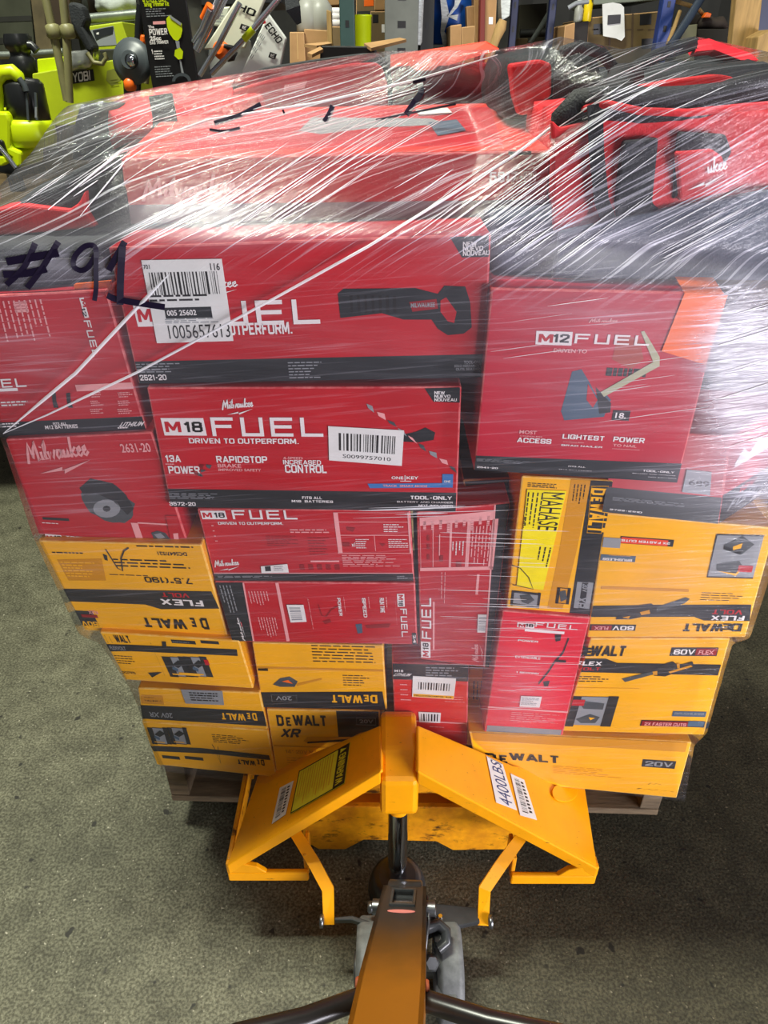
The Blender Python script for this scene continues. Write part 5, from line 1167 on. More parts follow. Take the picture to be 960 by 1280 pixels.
for n, d_ in (('haze_glare', hz), ('diag', dg)): me.attributes.new(n, 'FLOAT', 'POINT').data.foreach_set('value', d_)
film = bpy.data.objects.new('stretch_wrap', me); COL.objects.link(film); film.location = og; ORG[film.name] = og
tag(film, 'clear stretch film wound around the whole load, with white stretch streaks and painted-in glare', 'stretch film')
from mathutils.bvhtree import BVHTree
bvh = BVHTree.FromPolygons(V3, F4)
def onfilm(u, v, lift=.0015):
    d = ray(u, v).normalized(); h = bvh.ray_cast(CAMP, d)
    if h[0] is None: return None
    return h[0] - d * lift
# creases: rope-like folds of film
cm = bpy.data.materials.new('film_crease'); cm.use_nodes = True; nt = cm.node_tree; b = nt.nodes['Principled BSDF']
b.inputs['Base Color'].default_value = (.86, .86, .90, 1); b.inputs['Roughness'].default_value = .2; b.inputs['Alpha'].default_value = .62; b.inputs['Specular IOR Level'].default_value = 1
def fold(mb, px, r, n=14):
    pts = []
    for i in range(len(px) - 1):
        for k in range(n):
            t = k / n; q = onfilm(px[i][0] * (1 - t) + px[i + 1][0] * t, px[i][1] * (1 - t) + px[i + 1][1] * t)
            if q: pts.append(q)
    if len(pts) > 3:
        R = [r * min(1, .25 + 4 * min(i, len(pts) - 1 - i) / len(pts)) for i in range(len(pts))]
        mb.tube(pts, R, cm, 5)
mb = MB()
fold(mb, [(4, 542), (60, 518), (170, 466), (330, 380), (460, 308), (560, 246), (640, 196), (720, 136), (764, 106)], .0017)
fold(mb, [(4, 542), (95, 466), (168, 388), (214, 340)], .0022)
fold(mb, [(60, 262), (150, 190), (260, 150), (400, 128), (520, 100), (630, 66)], .0018)
fold(mb, [(100, 270), (150, 210), (160, 196)], .0008)
mb.build('film_rope', film)
mb = MB(); r = random.Random(11)
def bundle(n, u0, v0, su, sv, du, dv, rr):
    for _ in range(n):
        a, c = u0 + r.uniform(-su, su), v0 + r.uniform(-sv, sv); k = r.uniform(.35, 1.1)
        fold(mb, [(a, c), (a + du * k, c + dv * k)], r.uniform(.3, 1) * rr, 10)
bundle(26, 650, 290, 50, 40, 150, -110, .0009); bundle(20, 560, 270, 50, 30, 130, -95, .0007); bundle(16, 700, 200, 40, 40, 120, -80, .0008)
bundle(22, 330, 260, 70, 30, 110, -75, .0008); bundle(18, 420, 210, 80, 30, 120, -70, .0007); bundle(12, 830, 310, 30, 25, 140, -75, .0009)
bundle(16, 300, 160, 120, 20, 170, -50, .0008); bundle(14, 80, 230, 60, 30, 90, -60, .0007); bundle(10, 760, 120, 60, 30, 110, -50, .0008)
bundle(12, 905, 470, 20, 90, 110, -34, .0008)
bundle(34, 600, 745, 60, 95, 110, 3, .0006); bundle(12, 640, 860, 40, 40, 60, 2, .0005); bundle(10, 480, 640, 40, 8, 150, -4, .0009); bundle(10, 700, 470, 90, 90, 130, -18, .0005)
ob = mb.build('film_crease', film); ob['kind'] = 'stuff'
# marker writing on the film
def mark(parts, label=None):
    mb = MB()
    for px, w in parts:
        w *= 1.15; pts = []; V_ = [Vector((a, b, 0)) for a, b in px]
        for i in range(len(px) - 1):
            for k in range(6):
                w_ = cr(V_[max(i - 1, 0)], V_[i], V_[i + 1], V_[min(i + 2, len(V_) - 1)], k / 6, .5); q = onfilm(w_.x, w_.y, .003)
                if q: pts.append(q)
        q = onfilm(*px[-1], .003)
        if q: pts.append(q)
        c = sum(pts, Vector()) / len(pts); mb.ribbon(pts, w, .0005, MARK, (CAMP - c).normalized())
    return mb
mb = mark([([(44, 304), (30, 334), (8, 356)], .0055), ([(73, 302), (52, 336), (34, 360)], .0055), ([(8, 327), (38, 322), (73, 316)], .0075), ([(4, 343), (30, 342), (58, 336)], .0070),
           ([(121, 322), (118, 308), (106, 308), (94, 320), (92, 332), (100, 338), (110, 334), (120, 318)], .0050), ([(120, 316), (120, 340), (120, 360), (118, 376)], .0046),
           ([(156, 302), (146, 320), (136, 338)], .0060), ([(153, 308), (151, 340), (150, 381)], .0068), ([(134, 369), (150, 375), (206, 384)], .0062)])
mb.build('marker_number', film)['label'] = 'black marker number'
scr = (([(268, 154), (300, 144), (326, 130)], .005), ([(262, 162), (280, 164), (300, 160)], .003), ([(356, 140), (354, 141)], .006), ([(416, 132), (412, 142), (406, 152)], .006), ([(525, 104), (526, 116), (518, 128), (508, 143)], .007), ([(470, 150), (510, 142), (570, 130)], .0022), ([(516, 103), (532, 99)], .003))
for q in scr: mark([q]).build('marker_stroke', film)
# ================================================================== WAREHOUSE BEHIND THE LOAD
def slab(name, label, cat, px, Y, depth, m, edge=None, art=None, group=None, bev=.003, base=None):
    q = quad3(px, Y)
    if base is None and 3.0 <= Y <= 4.2 and min(px[2][1], px[3][1]) > 45: base = 1.4005
    if base is not None: q[2].z = q[3].z = base; q[2].y = q[3].y = q[0].y
    px = [pix(p) for p in q]; mb = MB(); mb.hexa(q + [p + Vector((0, depth, 0)) for p in q], m, bev, edge)
    L = []
    if art: art(Face(mb, q, px, .0012), L)
    o = mb.build(name); tag(o, label, cat, group)
    for fn in L: fn(o)
    return o
# --- bench with lime tools (left)
rt = root('work_bench', (-1.1, 2.75, 0), 'steel work bench crowded with lime green garden tools', 'bench')
mb = MB(); mb.box((-2.3, 2.15, .98), (.05, 3.3, 1.02), CARDDK, .004); mb.build('bench_top', rt)
for x in (-2.25, -.02):
    for y in (2.2, 3.22):
        mb = MB(); mb.box((x, y, 0), (x + .05, y + .05, .98), DARK, .003); mb.build('leg', rt)
# rack uprights and rails behind
rt = root('tube_rack', (-1.1, 2.9, 1.02), 'galvanised tube rack holding tools over the bench', 'rack')
def ptube(px, Ys, r, m, name, par, n=10):
    if not isinstance(Ys, (list, tuple)): Ys = [Ys] * len(px)
    mb = MB(); mb.tube([P(u, v, Y=y) for (u, v), y in zip(px, Ys)], r, m, n); return mb.build(name, par)
ptube([(-40, 70), (20, 69), (80, 65)], 2.62, .011, GALV, 'rail', rt)
ptube([(104, 24), (178, 17)], 2.75, .014, GALV, 'rail', rt)
ptube([(104, 31), (178, 24)], 2.78, .006, GALV, 'rail', rt)
for u in (-36, 100, 180):
    a = P(u, 20, Y=2.8); mb = MB(); mb.box((a.x - .02, 2.8, 1.02), (a.x + .02, 2.84, 1.75), DARK, .003); mb.build('upright', rt)
slab('metal_cabinet', 'dull grey steel cabinet behind the lime leaf blower', 'cabinet', [(-60, -20), (36, -20), (44, 66), (-60, 74)], 2.9, .35, mat('cabinet_grey', (76, 78, 66), .35, metal=.3, var=.35, scale=5), art=lambda F, L: (F.rect(-58, 22, 40, 25, DARK), F.rect(-58, 50, 40, 52, DARK)))
slab('rusty_panel', 'brown rusty steel panel standing behind the olive shafts', 'panel', [(36, -20), (62, -20), (70, 62), (46, 66)], 2.88, .05, mat('rust_brown', (96, 84, 58), .7, var=.4, scale=12))
slab('dark_carton', 'dark brown carton between the olive shafts', 'box', [(52, -10), (86, -10), (92, 48), (58, 46)], 2.7, .3, mat('deep_brown', (52, 36, 22), .8, var=.3, scale=10))
# lime leaf blower
rt = root('leaf_blower', P(40, 232, Y=2.2), 'lime green leaf blower with black collection tank and looped handle', 'leaf blower')
Yb = 2.2
def pp(px, Y, d, m, name, par, bev=.004):
    mb = MB(); mb.prism([P(u, v, Y=Y) for u, v in px], (0, d, 0), m, bev); return mb.build(name, par)
mb = MB(); a = P(38, 150, Y=Yb + .1); s = .00248
mb.lathe(P(39, 153, Y=Yb + .10), (-.02, 0, 1), [(.046, 0), (.055, .004), (.056, .05), (.057, .092), (.048, .104), (.02, .108)], PLAS, 28)
for u in (33, 44):
    mb.ribbon([P(u, 116, Y=Yb + .040), P(u + 2, 150, Y=Yb + .040)], .006, .004, PLASG)
mb.build('tank', rt)
mb = MB(); mb.prism([P(43.5, 134, Y=Yb + .018), P(46, 134, Y=Yb + .018), P(46, 147, Y=Yb + .018), P(43.5, 147, Y=Yb + .018)], (0, .005, 0), GRY); mb.build('printed_mark', rt)
mb = MB(); mb.lathe(P(41, 178, Y=Yb + .10), (0, 0, 1), [(.04, -.012), (.062, -.008), (.068, .01), (.070, .046), (.064, .056), (.056, .060)], LIME, 28); mb.build('collar', rt)
pp([(-30, 138), (8, 140), (13, 150), (13, 184), (27, 190), (27, 209), (18, 212), (14, 198), (2, 190), (-30, 200)], Yb + .03, .16, LIME, 'motor_housing', rt, .008)
mb = MB(); mb.tube([P(u, v, Y=Yb + .06) for u, v in ((-8, 150), (-6, 120), (-4, 100), (4, 91), (16, 90), (23, 96), (25, 101))], [.024, .022, .020, .019, .019, .017, .014], LIME, 14); mb.build('handle', rt)
mb = MB(); mb.tube([P(u, v, Y=Yb + .04) for u, v in ((24, 98), (30, 106), (33, 114))], .008, PLASG, 8); mb.build('switch_arm', rt)
pp([(2, 112), (12, 110), (12, 124), (4, 126)], Yb + .07, .03, mat('label_peach', (206, 160, 146), .5), 'warning_label', rt, .001)
pp([(-10, 172), (3, 176), (11, 200), (24, 212), (26, 222), (-10, 214)], Yb + .02, .10, PLAS, 'intake_grille', rt)
ptube([(-6, 178), (8, 194), (20, 210)], Yb - .01, .006, ALU, 'nozzle_rod', rt)
pp([(-8, 196), (4, 196), (8, 204), (2, 208), (-8, 206)], Yb - .02, .03, LIME, 'trigger_guard', rt)
# black vacuum hose head hanging on the rail
rt = root('hose_head', P(36, 112, Y=2.5), 'ribbed black hose head hooked over the tube rail above the leaf blower', 'hose')
mb = MB(); mb.lathe(P(37, 112, Y=2.5), (-.02, 0, 1), [(.03, 0), (.03, .03), (.035, .035), (.036, .08), (.030, .085), (.030, .10), (.038, .105), (.040, .12), (.034, .14)], PLAS, 22); mb.build('hose', rt)
mb = MB(); mb.tube([P(u, v, Y=2.49) for u, v in ((17, 58), (24, 55), (40, 57), (46, 64))], .012, PLAS, 10); mb.build('clip', rt)
# lime tool boxes
def a_lime(F, L):
    F.poly([(80, 91), (117, 86), (119, 100), (81, 106)], INK, 2); F.text('RYOBI', 85, 92, 114, 99.5, WHT, bold=.03)
    F.poly([(80.5, 92), (84, 91.5), (84, 104), (81, 105)], RED, 3)
    F.poly([(134, 88), (148, 84), (152, 98), (140, 106), (133, 100)], mat('ink_olive', (128, 132, 50), .5), 1); F.lines(138, 98, 153, 106, 3, mat('ink_olive', (128, 132, 50), .5))
slab('product_box', 'lime green tool box with white name on a black plate', 'box', [(40, 92), (158, 72), (166, 150), (44, 160)], 2.42, .30, LIMED, art=a_lime)
def a_lime2(F, L):
    F.poly([(110, 38), (142, 32), (146, 56), (118, 58)], GRY, 1); F.poly([(116, 38), (142, 33), (141, 42), (128, 46), (120, 50)], BLK, 2); F.poly([(121, 41), (124, 40), (124, 43), (121, 43)], WHT, 3)
slab('product_box', 'lime green box with a black power tool picture, beneath the tube rail', 'box', [(100, 34), (152, 27), (164, 62), (120, 68)], 2.60, .25, LIMED, art=a_lime2)
slab('lime_tray', 'small lime tray and foil bag heap behind the olive shafts', 'tray', [(46, 74), (82, 70), (86, 104), (48, 106)], 2.46, .10, LIME)
rt = None
mb = MB(); mb.soft(q8([(84, 66), (118, 60), (112, 84), (80, 90)], 2.40, .08), mat('foil', (170, 172, 168), .2, metal=.6, var=.4, scale=30), .4, 10, .02, 3); tag(mb.build('foil_bag'), 'crumpled silver foil bag on the lime tool box', 'bag')
slab('dark_carton', 'dark grey carton below the tube rack beside the grey disc guard', 'box', [(118, 62), (162, 60), (158, 78), (96, 86)], 2.50, .2, DARK)
mb = MB(); mb.soft(q8([(108, -14), (168, -18), (176, 14), (112, 20)], 2.85, .2), PLASWRAP, .4, 10, .03, 6); tag(mb.build('wrapped_parcel'), 'plastic wrapped parcel on top of the tube rack', 'parcel')
# olive shafts (two string trimmer shafts)
for i, (px, lab) in enumerate((([(56, -6), (64, 30), (75, 80), (84, 126)], 'olive shaft leaning from the tube rack, beside the brown panel'), ([(78, -10), (82, 30), (85, 80), (87, 128)], 'olive shaft with clamp, upright before the lime tool box'))):
    rt = root('trimmer_shaft', P(*px[-1], Y=2.3), lab, 'pole', 'olive trimmer shafts')
    ptube(px, 2.3, .011, OLIVE, 'shaft', rt)
    a = P(*px[1], Y=2.3); mb = MB(); mb.lathe(a, (.1, 0, -1), [(.012, 0), (.018, .003), (.018, .03), (.012, .034)], OLIVE, 14); mb.build('clamp', rt)
# black holster with hook
rt = root('tool_holster', P(118, 82, Y=2.35), 'long black holster with bent wire hook hanging before the lime boxes', 'holster')
pp([(84, 4), (92, 2), (102, 8), (108, 26), (104, 34), (118, 60), (114, 66), (108, 64), (88, 28)], 2.34, .05, FABB, 'sheath', rt, .008)
ptube([(109, 66), (117, 78), (128, 80), (133, 72), (130, 66)], 2.33, .006, OLIVE, 'hook', rt)
# string trimmer guard disc
rt = root('edger_wheel', P(163, 112, Y=2.1), 'round dark grey disc with silver hub, beside the black trimmer carton', 'disc')
mb = MB(); mb.lathe(P(164, 76, Y=2.1), (-.18, -1, .22), [(.020, .014), (.022, .012), (.034, .006), (.040, .0), (.052, -.004), (.048, -.02), (.02, -.022)], PLASG, 32); mb.build('disc', rt)
mb = MB(); mb.lathe(P(164.5, 76, Y=2.095), (-.18, -1, .22), [(.022, 0), (.021, .008), (.012, .010)], PLAS, 20); mb.build('hub_ring', rt)
mb = MB(); mb.lathe(P(165, 76, Y=2.088), (-.18, -1, .22), [(.013, 0), (.013, .006), (.006, .010), (.003, .011)], CHROME, 16); mb.build('hub', rt)
ptube([(160, 96), (161, 106), (170, 300)], 2.12, .014, PLAS, 'stem', rt)
mb = MB(); mb.lathe(P(164, 114, Y=2.10), (0, 0, 1), [(.010, 0), (.015, .006), (.015, .022), (.008, .028)], ORNG, 16); mb.build('orange_knob', rt)['label'] = 'orange knob'
rt = root('garden_trimmer', P(180, 110, Y=2.25), 'thin black trimmer with orange and brass fittings behind the grey disc', 'trimmer')
ptube([(176, 6), (174, 30), (166, 252)], 2.25, .011, PLAS, 'shaft', rt)
pp([(175, 43), (181, 44), (181, 54), (174, 56)], 2.235, .03, ORNG, 'grip', rt)
ptube([(178, 56), (184, 80), (182, 104)], 2.24, .009, OLIVE, 'guard_bar', rt); pp([(181, 66), (185, 66), (187, 76), (183, 76)], 2.22, .02, RED, 'trigger', rt)
# black trimmer carton
def a_blk(F, L):
    F.text('4 CYCLE GAS', 178, -4, 208, 2, LIME, bold=.04); F.text('String Trimmer Kit', 180, 2, 212, 8, LIME, bold=.03); F.lines(182, 10, 216, 20, 4, GRY, fill=.35)
    F.rect(191, 25, 207, 28, PINK, 2)
    F.text('The', 185, 30, 193, 33, WHT, bold=.04); F.text('POWER', 186, 34, 210, 41, WHT, bold=.06); F.text('25cc', 187, 43, 202, 48, WHT, bold=.05); F.text('GAS TRIMMER', 187, 49, 211, 52, WHT, bold=.05)
    F.text('1', 189, 59, 191.5, 65, WHT, bold=.05); F.lines(192, 61, 206, 73, 4, WHT, fill=.5, lo=.8); F.lines(193, 81, 218, 95, 5, GRY, fill=.35, lo=.8)
    F.poly([(208, 22), (212, 17), (227, 27), (228, 36), (226, 44), (222, 49), (217, 47), (212, 40), (209, 32)], LIME, 2); F.poly([(212, 17), (227, 27), (226, 30), (213, 21)], GRY, 3)
    F.poly([(219, 48), (224, 49), (225, 58), (221, 58)], GRY, 2); F.poly([(219, 60), (225, 57), (229, 62), (228, 71), (223, 72), (218, 67)], LIME, 3); F.poly([(224, 72), (226, 72), (230, 90), (227, 90)], GRY, 2)
    F.poly([(227 + 12 * math.cos(t), 100 - 11 * math.sin(t)) for t in [i * math.pi / 10 for i in range(11)]] + [(227 + 8 * math.cos(t), 100 - 7 * math.sin(t)) for t in [math.pi - i * math.pi / 10 for i in range(11)]], PLASG, 2)
slab('product_box', 'tall black string trimmer box with lime tool picture, leaning behind the load', 'box', [(172, -8), (232, -10), (252, 130), (194, 134)], 2.0, .16, mat('black_card', (16, 16, 17), .4), art=a_blk)
# silver shafts
ZS = [([(246, 62), (262, 30), (280, -10)], .0095, 'thick silver shaft leaning beside the black trimmer carton'), ([(250, 94), (272, 58), (300, 4)], .006, 'slim silver shaft leaning across the white boards'),
      ([(264, 92), (310, 44), (352, -6)], .0065, 'long silver shaft with yellow band crossing the white boards'), ([(242, 52), (252, 36), (262, 12)], .0055, 'dark silver shaft with orange tip')]
for i, (px, r_, lab) in enumerate(ZS):
    rt = root('trimmer_shaft', P(*px[0], Y=2.05), lab, 'pole'); ptube(px, [2.0, 1.98, 1.96], r_, ALU, 'shaft', rt)
    a, b = P(*px[0], Y=2.0), P(*px[2], Y=1.96)
    if i == 2:
        mb = MB(); c = P(311, 42.9, Y=1.98); dd = (b - a).normalized(); mb.cyl(c - dd * .016, c + dd * .016, .008, LIME, 14); mb.build('yellow_band', rt)['label'] = 'yellow band'
    if i == 3:
        mb = MB(); c = P(258, 16, Y=1.975); dd = (b - a).normalized(); mb.cyl(c - dd * .016, c + dd * .02, .009, ORNG, 14); mb.build('orange_tip', rt)['label'] = 'orange tip'
    if i == 0:
        mb = MB(); c = P(270, 14, Y=1.985); dd = (b - a).normalized(); mb.cyl(c - dd * .01, c + dd * .05, .012, mat('pale_grip', (176, 178, 190), .4), 14); mb.build('grip', rt)
# white boards
def tilt_text(F, t, cx, cy, w, h, ang, m, k=3):
    vs, fs = text_mesh(t, .05); ca, sa = math.cos(math.radians(ang)), math.sin(math.radians(ang)); o = []
    for a, b in vs:
        x, y = (a - .5) * w, (.5 - b) * h; o.append(F.at(*F.uv(cx + x * ca - y * sa, cy + x * sa + y * ca), k))
    F.mb.add(o, fs, m)
def tilt_rect(F, cx, cy, w, h, ang, m, k=2):
    ca, sa = math.cos(math.radians(ang)), math.sin(math.radians(ang))
    F.poly([(cx + x * ca - y * sa, cy + x * sa + y * ca) for x, y in ((-w / 2, -h / 2), (w / 2, -h / 2), (w / 2, h / 2), (-w / 2, h / 2))], m, k)
WB = mat('white_board', (226, 228, 224), .45, var=.05, scale=10)
def a_e1(F, L):
    tilt_text(F, 'HO', 309, 12, 24, 9, 24, INK); tilt_rect(F, 306, 34, 11, 7, 20, INK); tilt_text(F, 'E', 306, 34, 5, 4, 20, WHT, 4)
slab('card_sign', 'cream white brand card behind the slim silver shaft, partly cut off', 'card', [(300, -8), (334, -8), (306, 60), (254, 62)], 2.12, .02, mat('cream_board', (222, 222, 200), .5), art=a_e1)
def a_e2(F, L):
    tilt_text(F, 'ECHO', 342.5, 41, 28, 8.5, 54, INK); tilt_rect(F, 329.5, 26, 7, 4, 66, RED)
    tilt_rect(F, 341, 69, 9, 7, 20, INK); tilt_text(F, 'E', 341, 69, 5, 4, 20, WHT, 4)
    for i in range(4):
        for j in range(5): tilt_rect(F, 323 - i * 4.6 + j * .2 + (j * 1.6), 41 + i * 7.6 + j * -.6 + j * 2.2, .9, 5.5, 30, GRY)
slab('card_sign', 'bright white card with dark lettering and small red mark, leaning on the shafts', 'card', [(335, 16), (358, 48), (346, 104), (296, 104)], 2.0, .02, WB, art=a_e2)
slab('card_sign', 'lower grey white card with orange reel, beneath the cream card', 'card', [(262, 54), (312, 50), (320, 100), (256, 104)], 2.16, .02, mat('grey_board', (196, 200, 196), .5))
slab('card_sign', 'small pale card with grey print behind the thick silver shaft', 'card', [(268, 10), (288, 8), (280, 34), (266, 32)], 2.18, .015, mat('pale_board', (210, 212, 196), .5), art=lambda F, L: F.lines(270, 16, 280, 30, 4, GRY))
mb = MB(); mb.lathe(P(277, 63, Y=2.03), (-.3, -1, .2), [(.010, .014), (.018, .010), (.020, 0), (.018, -.02)], ORNG, 18); o = mb.build('line_reel'); tag(o, 'orange and black line reel hanging before the grey white card', 'reel')
mb = MB(); mb.tube([P(u, v, Y=2.02) for u, v in ((280, 58), (290, 60), (294, 66), (291, 73), (284, 74))], .006, PLAS, 8); mb.build('reel_clip', o)
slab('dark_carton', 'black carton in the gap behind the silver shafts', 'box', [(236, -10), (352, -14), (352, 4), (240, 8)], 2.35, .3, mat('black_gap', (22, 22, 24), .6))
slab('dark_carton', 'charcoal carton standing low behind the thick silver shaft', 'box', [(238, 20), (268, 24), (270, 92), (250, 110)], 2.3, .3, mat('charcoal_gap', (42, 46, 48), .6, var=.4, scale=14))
rt = root('hanging_strap', P(372, 34, Y=2.1), 'black strap hanging down between the white card and brown cartons', 'strap')
mb = MB(); mb.ribbon([P(362, -12, Y=2.1), P(366, 10, Y=2.09), P(374, 30, Y=2.1)], [.03, .035, .012], .012, FABB); mb.build('strap', rt)

# --- middle racks
def post(u, Y, w, m, lab, z1=2.6, name='rack_post', grp=None, tilt=0):
    a = P(u, 30, Y=Y); mb = MB(); mb.box((a.x - w / 2, Y, 0), (a.x + w / 2, Y + w, z1), m, .003)
    n = int(z1 / .08)
    for i in range(n): mb.box((a.x - w * .12, Y - .0015, .08 + i * .08), (a.x + w * .12, Y + .001, .10 + i * .08), INK, 0)
    return tag(mb.build(name), lab, 'post', grp)
def shelf(x0, x1, Y, z, lab, d=.8, m=None):
    mb = MB(); mb.box((x0, Y, z - .04), (x1, Y + d, z), m or CARDDK, .004); mb.box((x0, Y - .03, z - .1), (x1, Y - .001, z), NAVY, .003)
    return tag(mb.build('rack_shelf'), lab, 'shelf')
X = lambda u, Y: P(u, 60, Y=Y).x
shelf(X(362, 3.2), X(636, 3.2), 3.05, 1.40, 'rack shelf carrying brown cartons behind the red case', .9)
shelf(X(632, 3.6), X(1000, 3.6), 3.3, 1.40, 'deep rack shelf carrying the long brown carton row', 1.8)
for x0, x1, Y, z, lab in ((X(362, 3.2), X(636, 3.2), 3.4, 1.95, 'upper dark shelf above the brown cartons'), (X(640, 3.6), X(1000, 3.6), 4.0, 1.98, 'upper dark shelf over the long carton row')):
    mb = MB(); mb.box((x0, Y, z - .04), (x1, Y + .6, z), DARK); tag(mb.build('rack_shelf'), lab, 'shelf')
post(434, 3.0, .052, DKGRN, 'dark green rack post before the brown cartons')
post(502, 3.05, .12, mat('post_grey', (96, 98, 92), .5, var=.2, scale=8), 'grey column beside the white wrapped roll')
post(534, 3.15, .05, DARK, 'black rack post beside the blue drum')
post(642, 3.5, .028, NAVY, 'navy rack post behind the rounded backpack')
post(689, 3.6, .030, NAVY, 'navy rack post at the end of the dark bay')
post(832, 3.45, .05, mat('blue_steel', (34, 58, 128), .45, var=.2, scale=12), 'blue rack post beside the long carton row')
def cart(lab, px, Y, m=None, art=None, d=.3, grp=None): return slab('brown_carton', lab, 'box', px, Y, d, m or CARD, CARDEDGE, art, grp)
def tape(x, y0, y1, w=2.2): return lambda F, L: F.rect(x - w / 2, y0, x + w / 2, y1, mat('tape_tan', (196, 160, 108), .3))
cart('brown carton behind the hanging strap, under the grey jugs', [(362, 40), (380, 40), (382, 76), (362, 76)], 3.12, art=tape(372, 42, 74))
cart('brown carton under the grey jugs, left of the tan board', [(380, 36), (410, 38), (412, 76), (382, 76)], 3.16)
cart('large brown carton above the lime bucket', [(445, -20), (470, -20), (470, 34), (445, 36)], 3.4, CARDDK, art=lambda F, L: (F.rect(455, -4, 467, 7, ORNG), F.rect(446, 14, 470, 17, DARK)))
cart('brown carton with small white labels, right of the lime bucket', [(463, 14), (492, 14), (493, 60), (463, 60)], 3.3, CARDDK, art=lambda F, L: (F.rect(477, 30, 483, 40, WHT), F.rect(456, 17, 464, 28, WHT), F.rect(466, 18, 473, 28, INK)))
cart('upper brown carton touching the grey column', [(468, -20), (490, -20), (491, 12), (468, 13)], 3.32, CARD)
slab('tan_board', 'narrow tan board standing beside the white stacked tubs', 'board', [(408, 12), (414, 14), (416, 60), (409, 60)], 3.1, .03, PLANK)
for i, (u, lab) in enumerate(((387, 'grey jug on the brown carton nearest the strap'), (401, 'grey jug on the brown carton beside the tan board'))):
    a = P(u, 41, Y=3.22); mb = MB(); mb.lathe(a, (0, 0, 1), [(.040, 0), (.048, .006), (.048, .075), (.030, .10), (.016, .11), (.016, .125), (.013, .13)], BOTTLE, 18); o = mb.build('jug'); tag(o, lab, 'jug', 'grey jugs on the carton')
    mb = MB(); mb.lathe(a + Vector((0, 0, .131)), (0, 0, 1), [(.018, 0), (.018, .018), (.01, .02)], WHT, 14); mb.build('cap', o)
for i, y in enumerate((26, 18, 12)):
    a = P(420, y + 8, Y=3.25); mb = MB(); mb.lathe(a, (0, 0, 1), [(.036, 0), (.042, .004), (.045, .020), (.036, .024)], WHT, 18); tag(mb.build('tub'), 'white tub, ' + ('bottom', 'middle', 'top')[i] + ' of the stack beside the tan board', 'tub', 'white stacked tubs')
cart('dark brown carton under the white stacked tubs', [(414, 33), (426, 33), (427, 60), (415, 60)], 3.2, CARDDK)
cart('brown carton high above the grey jugs', [(374, -16), (424, -18), (424, 6), (376, 8)], 3.6, CARD)
mb = MB(); mb.lathe(Vector((P(452, 57, Y=3.12).x, 3.12, 1.4005)), (0, 0, 1), [(.032, 0), (.034, .003), (.037, .153), (.039, .155), (.039, .160), (.035, .160), (.032, .04)], LIME, 20); tag(mb.build('bucket'), 'bright lime bucket on the shelf beside the green post', 'bucket')
mb = MB(); mb.lathe(P(512, 56, Y=3.1), (.02, 0, 1), [(.04, 0), (.045, .01), (.046, .2), (.042, .36), (.03, .38)], PLASWRAP, 18); tag(mb.build('wrapped_roll'), 'white plastic wrapped roll between the grey column and black post', 'roll')
slab('dark_bin', 'dark green bin between the wrapped roll and black post', 'bin', [(517, 8), (533, 6), (533, 58), (518, 58)], 3.2, .2, mat('bin_green', (52, 62, 40), .6, var=.3, scale=10))
rt = root('open_carton', P(440, 66, Y=1.9), 'open brown carton with spread flaps just behind the red soft case', 'box')
mb = MB(); mb.prism([P(380, 55, Y=1.95), P(410, 52, Y=2.0), P(415, 54, Y=1.97), P(396, 57, Y=1.9)], (0, 0, -.006), CARD); mb.build('flap', rt)
mb = MB(); mb.prism([P(455, 54, Y=1.95), P(500, 47, Y=2.1), P(508, 49, Y=2.08), P(464, 60, Y=1.88)], (0, 0, -.006), CARD); mb.build('flap', rt)
mb = MB(); q = quad3([(400, 57), (470, 58), (470, 110), (400, 110)], 1.92); mb.hexa(q + [p + Vector((0, .3, 0)) for p in q], mat('black_card', (16, 16, 17), .4), .003); mb.build('carton_body', rt)
mb = MB(); mb.prism([P(384, 66, Y=1.8), P(400, 58, Y=1.85), P(404, 61, Y=1.83), P(390, 68, Y=1.78)], (0, 0, -.006), CARD); mb.build('flap', rt)
# blue drum
rt = root('drum', P(565, 70, Y=3.5), 'blue plastic drum with shreds of clear wrap, on the shelf', 'drum')
a = P(564, 56, Y=3.5); mb = MB(); R = .098
mb.lathe(a, (0, 0, 1), [(R * .92, 0), (R, .01), (R, .09), (R * 1.03, .1), (R, .11), (R, .22), (R * 1.03, .23), (R, .24), (R, .36), (R * .9, .38)], RBLUE, 36); mb.build('drum_body', rt)
mb = MB(); mb.ribbon([P(553, -8, Y=3.39), P(557, 20, Y=3.385), P(553, 40, Y=3.39), P(560, 56, Y=3.39)], [.02, .03, .015, .04], .003, PLASWRAP); mb.build('wrap_shred', rt)
mb = MB(); mb.ribbon([P(574, -6, Y=3.385), P(570, 8, Y=3.38), P(561, 20, Y=3.38), P(572, 22, Y=3.38)], [.03, .014, .01, .02], .003, PLASWRAP); mb.build('wrap_shred', rt)
cart('small brown carton before the blue drum', [(563, 32), (577, 30), (577, 60), (564, 60)], 3.2, CARD); cart('small brown carton right beside the one before the drum', [(577, 34), (594, 32), (594, 60), (578, 60)], 3.2, CARD)
cart('pale upright carton behind the two small cartons', [(583, 8), (598, 6), (598, 34), (584, 34)], 3.35, CARD)
cart('tall brown carton with small label beside the red upright box', [(606, -20), (622, -20), (619, 60), (607, 60)], 3.3, CARD, art=lambda F, L: F.rect(611, 20, 616, 29, WHT))
slab('red_upright_box', 'narrow dark red box between tall brown cartons', 'box', [(601, -20), (607, -20), (607, 60), (600, 60)], 3.28, .2, mat('maroon_card', (112, 34, 22), .6))
slab('tall_carton', 'narrow tan carton left of the dark red box', 'box', [(592, -20), (600, -20), (600, 60), (596, 60)], 3.34, .2, CARD, CARDEDGE)
rt = root('wooden_bat', P(620, 60, Y=3.05), 'rounded wooden stick leaning beside the tall brown carton', 'stick')
